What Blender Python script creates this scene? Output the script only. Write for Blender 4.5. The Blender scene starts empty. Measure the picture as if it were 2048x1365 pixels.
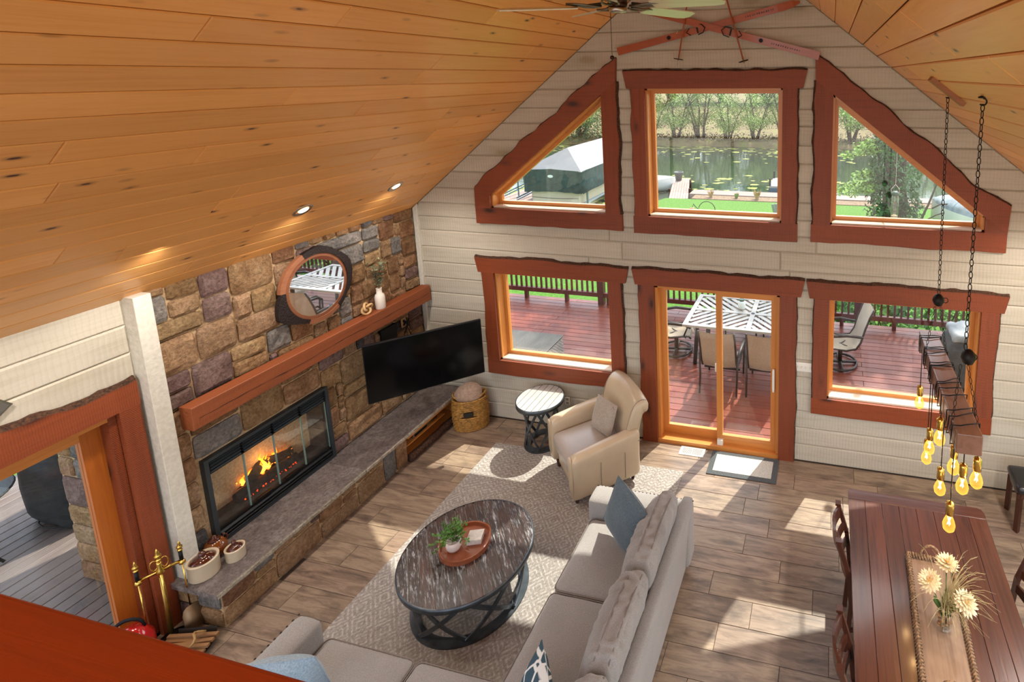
import bpy, math, random
from mathutils import Vector, Matrix, noise as mnoise
R_ = random.Random(7)
scene = bpy.context.scene
COL = scene.collection
pi = math.pi

# ---------------------------------------------------------------- camera
cam_d = bpy.data.cameras.new('camera'); cam = bpy.data.objects.new('camera', cam_d); COL.objects.link(cam)
cam_d.sensor_width = 36.0; cam_d.lens = 1063.0/2048*36
cam_d.shift_x = (1024-1428.2)/2048; cam_d.shift_y = (321.1-682.5)/2048
cam_d.clip_start = .05; cam_d.clip_end = 500
_r = Vector((0.97666, 0.21460, -0.00879)); _d = Vector((0.02548, -0.15641, -0.98736)); _f = Vector((-0.21326, 0.96410, -0.15823))
cam.matrix_world = Matrix(((_r.x, -_d.x, -_f.x, 1.308), (_r.y, -_d.y, -_f.y, -5.85), (_r.z, -_d.z, -_f.z, 4.61), (0, 0, 0, 1)))
scene.camera = cam

# ---------------------------------------------------------------- sky, sun, exposure
SUN = Vector((.245, .605, 1)).normalized()
w = bpy.data.worlds.new('sky'); scene.world = w; w.use_nodes = True
nt = w.node_tree; bg = nt.nodes['Background']
sky = nt.nodes.new('ShaderNodeTexSky'); sky.sky_type = 'NISHITA'; sky.sun_disc = False
sky.sun_elevation = math.radians(56.5); sky.sun_rotation = math.atan2(.245, .605)
sky.air_density = 1.0; sky.dust_density = 1.5; sky.ozone_density = 1.0
sky_hs = nt.nodes.new('ShaderNodeHueSaturation'); sky_hs.inputs['Saturation'].default_value = .45
nt.links.new(sky.outputs[0], sky_hs.inputs['Color']); nt.links.new(sky_hs.outputs[0], bg.inputs[0])
bg.inputs[1].default_value = .46
sun_d = bpy.data.lights.new('sun', 'SUN'); sun_d.energy = 5.8; sun_d.angle = .012; sun_d.color = (1, .94, .84)
sun = bpy.data.objects.new('sun', sun_d); COL.objects.link(sun)
sun.location = (6, 15, 25); sun.rotation_euler = (-SUN).to_track_quat('-Z', 'Y').to_euler()
vs = scene.view_settings
vs.view_transform = 'Standard'; vs.look = 'None'; vs.gamma = 1; vs.use_curve_mapping = False
vs.exposure = .55

# ---------------------------------------------------------------- mesh builder
class B:
    def __init__(s): s.v = []; s.f = []
    def add(s, vs, fs):
        o = len(s.v); s.v += [tuple(p) for p in vs]; s.f += [tuple(i+o for i in f) for f in fs]; return s
    def box(s, x0, x1, y0, y1, z0, z1):
        return s.add([(x0,y0,z0),(x1,y0,z0),(x1,y1,z0),(x0,y1,z0),(x0,y0,z1),(x1,y0,z1),(x1,y1,z1),(x0,y1,z1)],
                     [(3,2,1,0),(4,5,6,7),(0,1,5,4),(1,2,6,5),(2,3,7,6),(3,0,4,7)])
    def obox(s, c, size, M=None):
        b = B().box(*(q for k in range(3) for q in (-size[k]/2, size[k]/2))); c = Vector(c)
        return s.add([(M @ Vector(p) if M else Vector(p))+c for p in b.v], b.f)
    def bar(s, p, q, w, h, up=(0,0,1)):            # rectangular bar from p to q
        p, q = Vector(p), Vector(q); d = (q-p).normalized(); u = Vector(up)
        a = d.cross(u)
        if a.length < 1e-4: a = d.cross(Vector((1,0,0)))
        a.normalize(); b = a.cross(d)
        V = [e+a*i*w/2+b*j*h/2 for e in (p, q) for i, j in ((-1,-1),(1,-1),(1,1),(-1,1))]
        return s.add(V, [(0,1,2,3),(7,6,5,4),(0,4,5,1),(1,5,6,2),(2,6,7,3),(3,7,4,0)])
    def tube(s, pts, r, n=8, closed=False):
        pts = [Vector(p) for p in pts]; m = len(pts); rs = r if isinstance(r, (list, tuple)) else [r]*m
        V = []; ref = None
        for i, p in enumerate(pts):
            if closed: t = pts[(i+1) % m]-pts[i-1]
            else: t = pts[min(i+1, m-1)]-pts[max(i-1, 0)]
            if t.length < 1e-9: t = Vector((0,0,1))
            t.normalize()
            if ref is None:
                ref = t.cross(Vector((0,0,1)) if abs(t.z) < .9 else Vector((1,0,0))).normalized()
            a = ref-t*ref.dot(t)
            a = a.normalized() if a.length > 1e-6 else t.orthogonal().normalized()
            ref = a; b = t.cross(a)
            V += [p+(a*math.cos(2*pi*k/n)+b*math.sin(2*pi*k/n))*rs[i] for k in range(n)]
        F = []
        for i in range(m if closed else m-1):
            j = (i+1) % m
            F += [(i*n+k, i*n+(k+1) % n, j*n+(k+1) % n, j*n+k) for k in range(n)]
        if not closed: F += [tuple(range(n))[::-1], tuple((m-1)*n+k for k in range(n))]
        return s.add(V, F)
    def cyl(s, p, q, r0, r1=None, n=14): return s.tube([p, q], [r0, r0 if r1 is None else r1], n)
    def lathe(s, prof, c=(0,0,0), n=24, M=None):
        V = []; c = Vector(c)
        for r, z in prof:
            for k in range(n):
                p = Vector((r*math.cos(2*pi*k/n), r*math.sin(2*pi*k/n), z)); V.append((M @ p if M else p)+c)
        F = []
        for i in range(len(prof)-1): F += [(i*n+k, i*n+(k+1) % n, (i+1)*n+(k+1) % n, (i+1)*n+k) for k in range(n)]
        if prof[0][0] > 1e-5 and prof[0] != prof[-1]: F.append(tuple(range(n))[::-1])
        if prof[-1][0] > 1e-5 and prof[0] != prof[-1]: F.append(tuple((len(prof)-1)*n+k for k in range(n)))
        return s.add(V, F)
    def ball(s, c, r, nu=14, nv=8, M=None):
        r = (r, r, r) if not isinstance(r, (tuple, list)) else r; V = []; c = Vector(c)
        for i in range(nv+1):
            t = pi*i/nv
            for k in range(nu):
                p = Vector((r[0]*math.sin(t)*math.cos(2*pi*k/nu), r[1]*math.sin(t)*math.sin(2*pi*k/nu), r[2]*math.cos(t)))
                V.append((M @ p if M else p)+c)
        return s.add(V, [(i*nu+k, (i+1)*nu+k, (i+1)*nu+(k+1) % nu, i*nu+(k+1) % nu) for i in range(nv) for k in range(nu)])
    def prism(s, poly, vec):
        n = len(poly); vec = Vector(vec); P = [Vector(p) for p in poly]
        return s.add(P+[p+vec for p in P], [tuple(range(n))[::-1], tuple(range(n, 2*n))]+[(i, (i+1) % n, n+(i+1) % n, n+i) for i in range(n)])
    def plate(s, poly, o, u, v, n, d, ch):          # convex 2d polygon, chamfered front face along n
        o, u, v, n = Vector(o), Vector(u), Vector(v), Vector(n); m = len(poly); P = [Vector(p) for p in poly]
        area = sum(P[i].x*P[(i+1) % m].y-P[(i+1) % m].x*P[i].y for i in range(m))
        if area < 0: P.reverse()
        Q = []
        for i in range(m):
            a, b, c = P[i-1], P[i], P[(i+1) % m]
            e1 = (b-a).normalized(); e2 = (c-b).normalized(); n1 = Vector((-e1.y, e1.x)); n2 = Vector((-e2.y, e2.x))
            k = 1+n1.dot(n2); Q.append(b+(n1+n2)*(ch/max(k, .25)))
        W = lambda p, h: o+u*p.x+v*p.y+n*h
        V = [W(p, 0) for p in P]+[W(p, d-ch) for p in P]+[W(p, d) for p in Q]
        F = [tuple(range(m))[::-1], tuple(range(2*m, 3*m))]
        for l in (0, m): F += [(l+i, l+(i+1) % m, l+m+(i+1) % m, l+m+i) for i in range(m)]
        return s.add(V, F)
    def grid(s, fn, nu, nv, cu=False):
        V = [fn(i/nu, j/nv) for i in range(nu if cu else nu+1) for j in range(nv+1)]; m = nv+1; k = nu if cu else nu+1
        return s.add(V, [(i*m+j, ((i+1) % k)*m+j, ((i+1) % k)*m+j+1, i*m+j+1) for i in range(nu) for j in range(nv)])
    def rbox(s, c, size, r, n=6, fn=None, M=None):   # rounded box, n cells a side, fn reshapes unit coords
        c = Vector(c); h = Vector(size)/2; idx = {}; V = []; F = []
        def vid(p):
            k = tuple(round(x, 5) for x in p)
            if k not in idx:
                q = Vector((p[0]*h.x, p[1]*h.y, p[2]*h.z)); ri = [min(r, h[a]) for a in range(3)]
                inn = Vector([max(-h[a]+ri[a], min(h[a]-ri[a], q[a])) for a in range(3)]); dlt = q-inn
                if dlt.length > 1e-9: q = inn+dlt.normalized()*min(dlt.length, r)
                if fn: q = Vector(fn(q, p))
                idx[k] = len(V); V.append((M @ q if M else q)+c)
            return idx[k]
        L = [math.sin(pi/2*(2*i/n-1)) for i in range(n+1)]
        for ax in range(3):
            for sg in (-1, 1):
                for i in range(n):
                    for j in range(n):
                        f = []
                        for a, b in ((i,j),(i+1,j),(i+1,j+1),(i,j+1)):
                            p = [0,0,0]; p[ax] = sg; p[(ax+1) % 3] = L[a]; p[(ax+2) % 3] = L[b]; f.append(vid(p))
                        F.append(tuple(f if sg > 0 else f[::-1]))
        return s.add(V, F)
    def xf(s, M): s.v = [tuple(M @ Vector(p)) for p in s.v]; return s

def root_inv(o):
    while o.parent: o = o.parent
    return (Matrix.Translation(o.location) @ o.rotation_euler.to_matrix().to_4x4()).inverted()
def obj(name, b, mat, parent=None, smooth=False, world=False, label=None, kind=None):
    me = bpy.data.meshes.new(name)
    V = b.v
    if world and parent: Mi = root_inv(parent); V = [tuple(Mi @ Vector(p)) for p in V]
    me.from_pydata(V, [], b.f); me.update()
    if smooth: me.polygons.foreach_set('use_smooth', [True]*len(me.polygons))
    if isinstance(mat, (list, tuple)):
        for m_ in mat: me.materials.append(m_)
    else: me.materials.append(mat)
    o = bpy.data.objects.new(name, me); COL.objects.link(o)
    if parent: o.parent = parent
    if label: o['label'] = label
    if kind: o['kind'] = kind
    return o
def bev(o, w=.006, seg=2):
    m = o.modifiers.new('bevel', 'BEVEL'); m.width = w; m.segments = seg; m.limit_method = 'ANGLE'; m.angle_limit = .7; return o
def tag(o, label, cat, group=None):
    o['label'] = label; o['category'] = cat
    if group: o['group'] = group
    return o
def thing(name, label, cat, loc=(0,0,0), rz=0, group=None):
    o = bpy.data.objects.new(name, None); COL.objects.link(o); o.empty_display_size = .1
    o.location = loc; o.rotation_euler = (0, 0, rz); return tag(o, label, cat, group)
def struct(o): o['kind'] = 'structure'; return o
def copy_tree(o, parent=None):
    c = o.copy(); COL.objects.link(c); c.parent = parent
    for ch in list(o.children): copy_tree(ch, c)
    return c
def nz(x, y=0., z=0.): return mnoise.noise(Vector((x, y, z)))
def Rz(a): return Matrix.Rotation(a, 4, 'Z')
def Rx(a): return Matrix.Rotation(a, 4, 'X')
def Ry(a): return Matrix.Rotation(a, 4, 'Y')
def T(*p): return Matrix.Translation(p)

# ---------------------------------------------------------------- materials
def lin(h):
    h = h.lstrip('#'); c = [int(h[i:i+2], 16)/255 for i in (0, 2, 4)]
    return tuple(x/12.92 if x <= .04045 else ((x+.055)/1.055)**2.4 for x in c)+(1,)
def newmat(name):
    m = bpy.data.materials.new(name); m.use_nodes = True; t = m.node_tree; return m, t, t.nodes['Principled BSDF']
def N(t, typ, **kw):
    n = t.nodes.new(typ)
    for k, v in kw.items():
        if k.startswith('i_'):
            k = k[2:]; n.inputs[int(k) if k.isdigit() else k.replace('_', ' ')].default_value = v
        else: setattr(n, k, v)
    return n
def L(t, a, b): t.links.new(a, b)
def ramp(t, fac, stops):
    r = t.nodes.new('ShaderNodeValToRGB'); e = r.color_ramp.elements
    while len(e) < len(stops): e.new(.5)
    for k, (p, c) in enumerate(stops): e[k].position = p; e[k].color = c if not isinstance(c, str) else lin(c)
    L(t, fac, r.inputs[0]); return r.outputs[0]
def mix(t, f, a, b, mode='MIX'):
    n = t.nodes.new('ShaderNodeMix'); n.data_type = 'RGBA'; n.blend_type = mode
    for s, i in ((f, 0), (a, 6), (b, 7)):
        if hasattr(s, 'is_linked'): L(t, s, n.inputs[i])
        else: n.inputs[i].default_value = s
    return n.outputs[2]
def bump(t, p, h, s=.3, d=.01):
    b = N(t, 'ShaderNodeBump', i_Strength=s, i_Distance=d); L(t, h, b.inputs['Height']); L(t, b.outputs[0], p.inputs['Normal'])
def coords(t, scale=(1,1,1), rnd=0., rot=(0,0,0)):
    tc = N(t, 'ShaderNodeTexCoord'); mp = N(t, 'ShaderNodeMapping'); mp.inputs['Scale'].default_value = scale; mp.inputs['Rotation'].default_value = rot
    src = tc.outputs['Object']
    if rnd:
        oi = N(t, 'ShaderNodeObjectInfo'); ml = N(t, 'ShaderNodeVectorMath', operation='MULTIPLY'); ml.inputs[1].default_value = (rnd, rnd*1.7, rnd*2.3)
        L(t, oi.outputs['Random'], ml.inputs[0]); ad = N(t, 'ShaderNodeVectorMath', operation='ADD'); L(t, src, ad.inputs[0]); L(t, ml.outputs[0], ad.inputs[1]); src = ad.outputs[0]
    L(t, src, mp.inputs[0]); return mp.outputs[0]
def vary(t, col, amt, hue=.0):
    oi = N(t, 'ShaderNodeObjectInfo'); mr = N(t, 'ShaderNodeMapRange', i_3=1-amt, i_4=1+amt); L(t, oi.outputs['Random'], mr.inputs[0])
    hs = N(t, 'ShaderNodeHueSaturation'); L(t, mr.outputs[0], hs.inputs['Value']); L(t, col, hs.inputs['Color'])
    if hue:
        m2 = N(t, 'ShaderNodeMath', operation='MULTIPLY', i_1=7.31); L(t, oi.outputs['Random'], m2.inputs[0]); fr = N(t, 'ShaderNodeMath', operation='FRACT'); L(t, m2.outputs[0], fr.inputs[0])
        m3 = N(t, 'ShaderNodeMapRange', i_3=.5-hue, i_4=.5+hue); L(t, fr.outputs[0], m3.inputs[0]); L(t, m3.outputs[0], hs.inputs['Hue'])
    return hs.outputs[0]
def wood(name, c1, c2, axis='y', knots=0., rough=.5, var=.1, grain=1., saw=0., bumpy=.12, coat=0., knotc='4a2a1a', spec=.5, saw_axis=None, kr=(.045, .1, .22), sawd=.82):
    m, t, p = newmat(name); k = 'xyz'.index(axis); g = [26*grain]*3; g[k] = 1.3*grain
    n1 = N(t, 'ShaderNodeTexNoise', i_Scale=1., i_Detail=6., i_Roughness=.62, i_Distortion=.35); L(t, coords(t, tuple(g), 9.), n1.inputs[0])
    c = ramp(t, n1.outputs[0], [(.28, c2), (.5, c1), (.75, c2)])
    g2 = [4.]*3; g2[k] = .6; n2 = N(t, 'ShaderNodeTexNoise', i_Scale=1., i_Detail=3.); L(t, coords(t, tuple(g2), 5.), n2.inputs[0])
    c = mix(t, .35, c, ramp(t, n2.outputs[0], [(.3, c2), (.7, c1)]))
    if knots:
        g3 = [3.2*knots]*3; g3[k] = 1.25*knots
        vo = N(t, 'ShaderNodeTexVoronoi', i_Scale=1., i_Randomness=1.); nd = N(t, 'ShaderNodeTexNoise', i_Scale=6.); cc = coords(t, tuple(g3), 13.)
        L(t, cc, nd.inputs[0]); c2v = mix(t, .05, cc, nd.outputs['Color'], 'ADD'); L(t, c2v, vo.inputs[0])
        kf = ramp(t, vo.outputs['Distance'], [(kr[0], (1,1,1,1)), (kr[1], (.4,.4,.4,1)), (kr[2], (0,0,0,1))]); c = mix(t, kf, c, lin(knotc))
    c = vary(t, c, var); L(t, c, p.inputs['Base Color']); p.inputs['Roughness'].default_value = rough; p.inputs['Specular IOR Level'].default_value = spec
    if coat: p.inputs['Coat Weight'].default_value = coat; p.inputs['Coat Roughness'].default_value = .12
    h = n1.outputs[0]
    if saw:
        wv = N(t, 'ShaderNodeTexWave', i_Scale=saw, i_Distortion=3., i_Detail=2.); wv.bands_direction = (saw_axis or axis).upper(); L(t, coords(t, (1,1,1), 3.), wv.inputs[0])
        h = mix(t, .6, h, wv.outputs['Color'])
        dk = ramp(t, wv.outputs['Fac'], [(.0, (sawd,sawd,sawd,1)), (.3, (1,1,1,1))]); c = mix(t, .8, c, dk, 'MULTIPLY'); L(t, c, p.inputs['Base Color'])
    bump(t, p, h, bumpy, .02); return m
def plain(name, c, rough=.5, metal=0., nscale=0., namt=.12, spec=.5, bmp=0., coat=0., sheen=0., emit=None, es=0., rnd=0.):
    m, t, p = newmat(name); p.inputs['Roughness'].default_value = rough; p.inputs['Metallic'].default_value = metal; p.inputs['Specular IOR Level'].default_value = spec
    col = lin(c) if isinstance(c, str) else c
    p.inputs['Base Color'].default_value = col
    if nscale:
        n1 = N(t, 'ShaderNodeTexNoise', i_Scale=nscale, i_Detail=5.); L(t, coords(t, rnd=3.), n1.inputs[0])
        d = tuple(x*(1-namt*2) for x in col[:3])+(1,); b = tuple(min(1, x*(1+namt)) for x in col[:3])+(1,)
        cc = ramp(t, n1.outputs[0], [(.3, d), (.7, b)])
        if rnd: cc = vary(t, cc, rnd)
        L(t, cc, p.inputs['Base Color'])
        if bmp: bump(t, p, n1.outputs[0], bmp, .01)
    if coat: p.inputs['Coat Weight'].default_value = coat; p.inputs['Coat Roughness'].default_value = .06
    if sheen: p.inputs['Sheen Weight'].default_value = sheen
    if emit: p.inputs['Emission Color'].default_value = lin(emit) if isinstance(emit, str) else emit; p.inputs['Emission Strength'].default_value = es
    return m
def fabric(name, c1, c2, scale=420., big=5., bmp=.25, stripe=False):
    m, t, p = newmat(name); cc = coords(t, rnd=2.)
    n1 = N(t, 'ShaderNodeTexNoise', i_Scale=scale*.35, i_Detail=3., i_Roughness=.7); L(t, coords(t, (1, .25, .5) if stripe else (1,1,1)), n1.inputs[0])
    n2 = N(t, 'ShaderNodeTexNoise', i_Scale=big, i_Detail=3.); L(t, cc, n2.inputs[0])
    c = ramp(t, n1.outputs[0], [(.35, c2), (.65, c1)]); c = mix(t, .25, c, ramp(t, n2.outputs[0], [(.3, c2), (.7, c1)]))
    L(t, c, p.inputs['Base Color']); p.inputs['Roughness'].default_value = .9; p.inputs['Sheen Weight'].default_value = .25; p.inputs['Specular IOR Level'].default_value = .2
    bump(t, p, n1.outputs[0], bmp, .004); return m
def stone(name, c1, c2, c3):
    m, t, p = newmat(name)
    n1 = N(t, 'ShaderNodeTexNoise', i_Scale=5.5, i_Detail=8., i_Roughness=.65, i_Distortion=.5); L(t, coords(t, rnd=17.), n1.inputs[0])
    n2 = N(t, 'ShaderNodeTexNoise', i_Scale=38., i_Detail=6., i_Roughness=.7); L(t, coords(t, rnd=11.), n2.inputs[0])
    c = ramp(t, n1.outputs[0], [(.3, c2), (.5, c1), (.68, c3)]); c = mix(t, .8, c, ramp(t, n2.outputs[0], [(.3, '8c8480'), (.62, 'ffffff')]), 'MULTIPLY')
    L(t, vary(t, c, .14, .008), p.inputs['Base Color']); p.inputs['Roughness'].default_value = .85; p.inputs['Specular IOR Level'].default_value = .25
    bump(t, p, mix(t, .5, n1.outputs[0], n2.outputs[0]), 1., .05); return m
def glassy(name, tint=(1,1,1,1), refl=(1,1,1,1), ior=.05, rough=.0):
    m = bpy.data.materials.new(name); m.use_nodes = True; t = m.node_tree; t.nodes.clear()
    o = N(t, 'ShaderNodeOutputMaterial'); mx = N(t, 'ShaderNodeMixShader'); tr = N(t, 'ShaderNodeBsdfTransparent'); gl = N(t, 'ShaderNodeBsdfGlossy', i_Roughness=rough); lw = N(t, 'ShaderNodeLayerWeight', i_Blend=.5)
    pw = N(t, 'ShaderNodeMath', operation='POWER', i_1=4.); L(t, lw.outputs['Facing'], pw.inputs[0]); fr = N(t, 'ShaderNodeMapRange', i_3=ior, i_4=.8); L(t, pw.outputs[0], fr.inputs[0])
    tr.inputs[0].default_value = tint; gl.inputs[0].default_value = refl
    L(t, fr.outputs[0], mx.inputs[0]); L(t, tr.outputs[0], mx.inputs[1]); L(t, gl.outputs[0], mx.inputs[2]); L(t, mx.outputs[0], o.inputs[0]); return m

M = {}
M['pine'] = wood('pine_ceiling', 'ecae66', 'dc974c', 'y', knots=2.0, rough=.36, var=.1, grain=.8, coat=.12, knotc='4e2c1a', bumpy=.04, kr=(.045, .075, .15))
M['groove'] = plain('ceiling_groove', '5e2f12', .8)
M['log'] = wood('whitewashed_log', 'c6beae', 'aea592', 'x', knots=.55, rough=.75, var=.05, grain=.7, saw=9., bumpy=.16, knotc='a2977f', spec=.25, sawd=.93)
M['logy'] = wood('whitewashed_log_side', 'c6beae', 'aea592', 'y', knots=.55, rough=.75, var=.05, grain=.7, saw=9., bumpy=.16, knotc='a2977f', spec=.25, sawd=.93)
M['chink'] = plain('wall_backing', 'b3aa98', .9)
M['post'] = plain('white_post', 'd2cdbf', .8, nscale=30., namt=.06, bmp=.4)
for ax in 'xyz': M['trim'+ax] = wood('redwood_trim_'+ax, '8c421f', '713015', ax, knots=1.1, rough=.5, var=.12, grain=.8, saw=22., bumpy=.22, knotc='3e190c', saw_axis=ax, kr=(.06, .11, .2), sawd=.74)
M['bark'] = plain('bark', '4f3220', .95, nscale=60., namt=.4, bmp=1.)
for ax in 'xyz': M['jamb'+ax] = wood('window_pine_'+ax, 'd08a45', 'bf7430', ax, rough=.35, var=.05, grain=.8, coat=.2)
M['sill'] = wood('pale_sunlit_sill', 'd9c6b0', 'c8b198', 'x', rough=.35, var=0, grain=.8)  # pale wood, with the glare of sun on the sill put into its colour
M['glass'] = glassy('window_glass', (.97,.99,.98,1), (1,1,1,1), .045)
M['clear'] = glassy('clear_glass', (.95,.97,.96,1), (1,1,1,1), .06)
M['black'] = plain('black_metal', '16171a', .45, .6)
M['iron'] = plain('dark_iron', '2a2725', .5, .7, nscale=40., namt=.2)
M['brass'] = plain('brass', 'd8b25a', .2, 1.)
M['white'] = plain('white_plastic', 'e6e2d8', .4)
M['chrome'] = plain('brushed_nickel', 'b9b6ae', .25, 1.)
def tile_mat():
    m, t, p = newmat('wood_look_tile')
    n1 = N(t, 'ShaderNodeTexNoise', i_Scale=1., i_Detail=8., i_Roughness=.66, i_Distortion=.8); L(t, coords(t, (2.2, 17, 1), 31.), n1.inputs[0])
    n2 = N(t, 'ShaderNodeTexNoise', i_Scale=1., i_Detail=4., i_Roughness=.6); L(t, coords(t, (2.4, 6, 1), 23.), n2.inputs[0])
    c = ramp(t, n1.outputs[0], [(.27, '5a4d43'), (.45, '857160'), (.58, '9d8873'), (.75, '766556')])
    c = mix(t, ramp(t, n2.outputs[0], [(.52, (0,0,0,1)), (.72, (.75,.75,.75,1))]), c, lin('4f4239')); c = vary(t, c, .13, .006)
    L(t, c, p.inputs['Base Color']); p.inputs['Roughness'].default_value = .34; bump(t, p, n1.outputs[0], .08, .01); return m
M['tile'] = tile_mat(); M['grout'] = plain('grout', '4f4238', .9)
# ================================================================ SHELL
XW = 4.09; RZ, RS = 6.215, .806                       # side wall plane, ridge height, roof slope
roof = lambda x: RZ-RS*abs(x)
# ---- floor: slab with single tiles
floor = struct(obj('floor', B().box(-4.4, 4.4, -7.4, .02, -.12, -.006), M['grout']))
JX = {0: .494, 1: .785, 2: .570, 3: .945, 4: .337, 5: .738, 6: .480, 7: 1.02, 8: .332, 9: .80, 10: .182, -1: .62, -2: 1.0, -3: .75}
TL, TW, G = .918, .231, .002
tile_mesh = None
def tile(x0, x1, y0, y1):
    b = B().plate([(x0+G, y0+G), (x1-G, y0+G), (x1-G, y1-G), (x0+G, y1-G)], (0,0,-.008), (1,0,0), (0,1,0), (0,0,1), .008, .0015)
    obj('tile', b, M['tile'], floor)
for r in range(-3, 11):
    y1 = -.7051-TW*r; y0 = y1-TW; x = JX[r]-TL*5
    while x < 3.6:
        a, c = max(x, -4.35), min(x+TL, 4.2)
        if c > a+.02 and c > -3.62: tile(a, c, y0, y1)
        x += TL
obj('tile_field', B().box(-4.3, 4.3, -7.4, -.7051-TW*11, -.006, -.0005), M['tile'], floor)

# ---- gable wall: backing with openings (strips), planks in front
SLOPE = .806
def tri_top(x): return 3.13+(abs(x) < 99)*(2.90-abs(x))*SLOPE
OPEN = dict(ll=(-2.931, -1.328, .877, 2.10), dr=(-.741, .783, 0., 2.10), lr=(1.340, 2.925, .871, 2.097), uc=(-.788, .788, 2.96, 4.466))
TRI = dict(l=(-2.895, -1.32, 2.97), r=(1.335, 2.91, 2.965))
wb = B()
def strip(x0, x1, zlo, zhi):                          # zlo/zhi: pairs at x0, x1
    wb.prism([(x0, .03, zlo[0]), (x1, .03, zlo[1]), (x1, .03, zhi[1]), (x0, .03, zhi[0])], (0, .21, 0))
def two(a): return (a, a)
strip(-4.35, -2.931, two(-.9), (roof(4.35)+.06, roof(2.931)+.06)); strip(2.925, 4.35, two(-.9), (roof(2.925)+.06, roof(4.35)+.06))
for s, (o, t_) in ((-1, ('ll', 'l')), (1, ('lr', 'r'))):
    x0, x1, z0, z1 = OPEN[o]; a, c, tb = TRI[t_]
    strip(x0, x1, two(-.9), two(z0)); strip(x0, x1, two(z1), two(tb))
    q0, q1 = tri_top(x0), tri_top(x1)
    strip(x0, x1, (q0, q1), (roof(x0)+.06, roof(x1)+.06))
for x0, x1 in ((-1.328, -.788), (.788, 1.340)): strip(x0, x1, two(-.9), (roof(x0)+.06, roof(x1)+.06))
strip(-.788, -.741, two(-.9), two(2.96)); strip(.783, .788, two(-.9), two(2.96))
strip(-.741, .783, two(2.10), two(2.96)); strip(-.741, .783, two(-.9), two(-.02))
strip(-.788, 0, two(4.466), (roof(.788)+.06, RZ+.06)); strip(0, .788, two(4.466), (RZ+.06, roof(.788)+.06))
gable = struct(obj('wall_back', wb, M['chink']))
SEAMS = [0., .22, .437, .655, .872, 1.09, 1.307, 1.521, 1.744, 1.953, 2.171, 2.387, 2.613, 2.80, 2.99, 3.197, 3.418, 3.637, 3.842, 4.052, 4.241, 4.462, 4.683, 4.897, 5.11, 5.325, 5.54, 5.755, 5.97, 6.2]
def plank(poly, parent=gable, frame=((0,.03,0), (1,0,0), (0,0,1), (0,-1,0)), d=.033, mat='log'):
    if max(p[0] for p in poly)-min(p[0] for p in poly) < .03: return
    obj('plank', B().plate(poly, *frame, d, .014), M[mat], parent)
def spans(lo, hi, z0, z1, L0, R0):                    # break a long run with one or two butt joints
    Lf = max(L0(z0), L0(z1)); Rf = min(R0(z0), R0(z1)); n = max(1, int((Rf-Lf)/2.6+.4)); cuts = []
    for k in range(1, n): cuts.append(Lf+(Rf-Lf)*(k+R_.uniform(-.25, .25))/n)
    E = [None]+cuts+[None]
    for i in range(len(E)-1):
        a = (L0(z0), L0(z1)) if E[i] is None else (E[i]+.001,)*2; c = (R0(z0), R0(z1)) if E[i+1] is None else (E[i+1]-.001,)*2
        plank([(a[0], z0+.001), (c[0], z0+.001), (c[1], z1-.001), (a[1], z1-.001)])
cols = [(-4.09, -2.99), (-2.99, -1.27), (-1.27, -.85), (-.85, .85), (.85, 1.28), (1.28, 2.985), (2.985, 4.09)]
colop = {1: ['ll'], 3: ['dr', 'uc'], 5: ['lr']}
for z0, z1 in zip(SEAMS, SEAMS[1:]):
    Lw = lambda z: max(-4.08, -(RZ-z)/RS); Rw = lambda z: min(4.08, (RZ-z)/RS)
    tri_on = z1 > 3.05 and z0 < 4.36
    run = None; pend = []
    def flush():
        global run
        if run: spans(0, 0, z0, z1, run[0], run[1])
        run = None
    if tri_on:
        sl = lambda z: -2.90+max(0, (z-3.13))/SLOPE-.07
        spans(0, 0, z0, z1, Lw, sl); spans(0, 0, z0, z1, lambda z: -sl(z), Rw)
        mids = [2, 3, 4]
    else: mids = range(7)
    for ci in mids:
        a, c = cols[ci]
        if a > Rw(z0) or c < Lw(z0): continue
        ops = [OPEN[o] for o in colop.get(ci, [])]
        if ci in (1, 5): ops.append((0, 0, 2.965, 3.2))
        hit = [o for o in ops if o[2] < z1-.01 and o[3] > z0+.01]
        La = (lambda z, a=a: max(a, Lw(z))); Rc = (lambda z, c=c: min(c, Rw(z)))
        if not hit:
            run = (run[0], Rc) if run else (La, Rc)
        else:
            flush()
            for o in hit:
                if o[2] > z0+.03: plank([(a, z0+.001), (c, z0+.001), (c, o[2]), (a, o[2])])
                if o[3] < z1-.03: plank([(a, o[3]), (c, o[3]), (c, z1-.001), (a, z1-.001)])
    flush()

# ---- ceiling boards
dk = B()
for s in (-1, 1): dk.prism([(0, .26, RZ+.02), (s*4.5, .26, roof(4.5)+.02), (s*4.5, .26, roof(4.5)+.16), (0, .26, RZ+.16)], (0, -7.7, 0))
ceil = struct(obj('ceiling', dk, M['groove']))
PB = .1475; ln = math.hypot(1, RS)
for s in (-1, 1):
    u = Vector((s, 0, -RS)).normalized(); n = Vector((-s*RS, 0, -1)).normalized()
    for k in range(0, 29):
        a, c = k*PB*ln+.0035, (k+1)*PB*ln-.0035
        y = .0; first = R_.uniform(.5, 3.2)
        while y > -7.2:
            e = max(-7.3, y-first); first = R_.uniform(2.2, 3.6)
            obj('ceiling_board', B().plate([(a, e+.0006), (c, e+.0006), (c, y-.0006), (a, y-.0006)], Vector((0,0,RZ+.02)), u, (0,1,0), n, .02, .006), M['pine'], ceil); y = e

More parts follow.
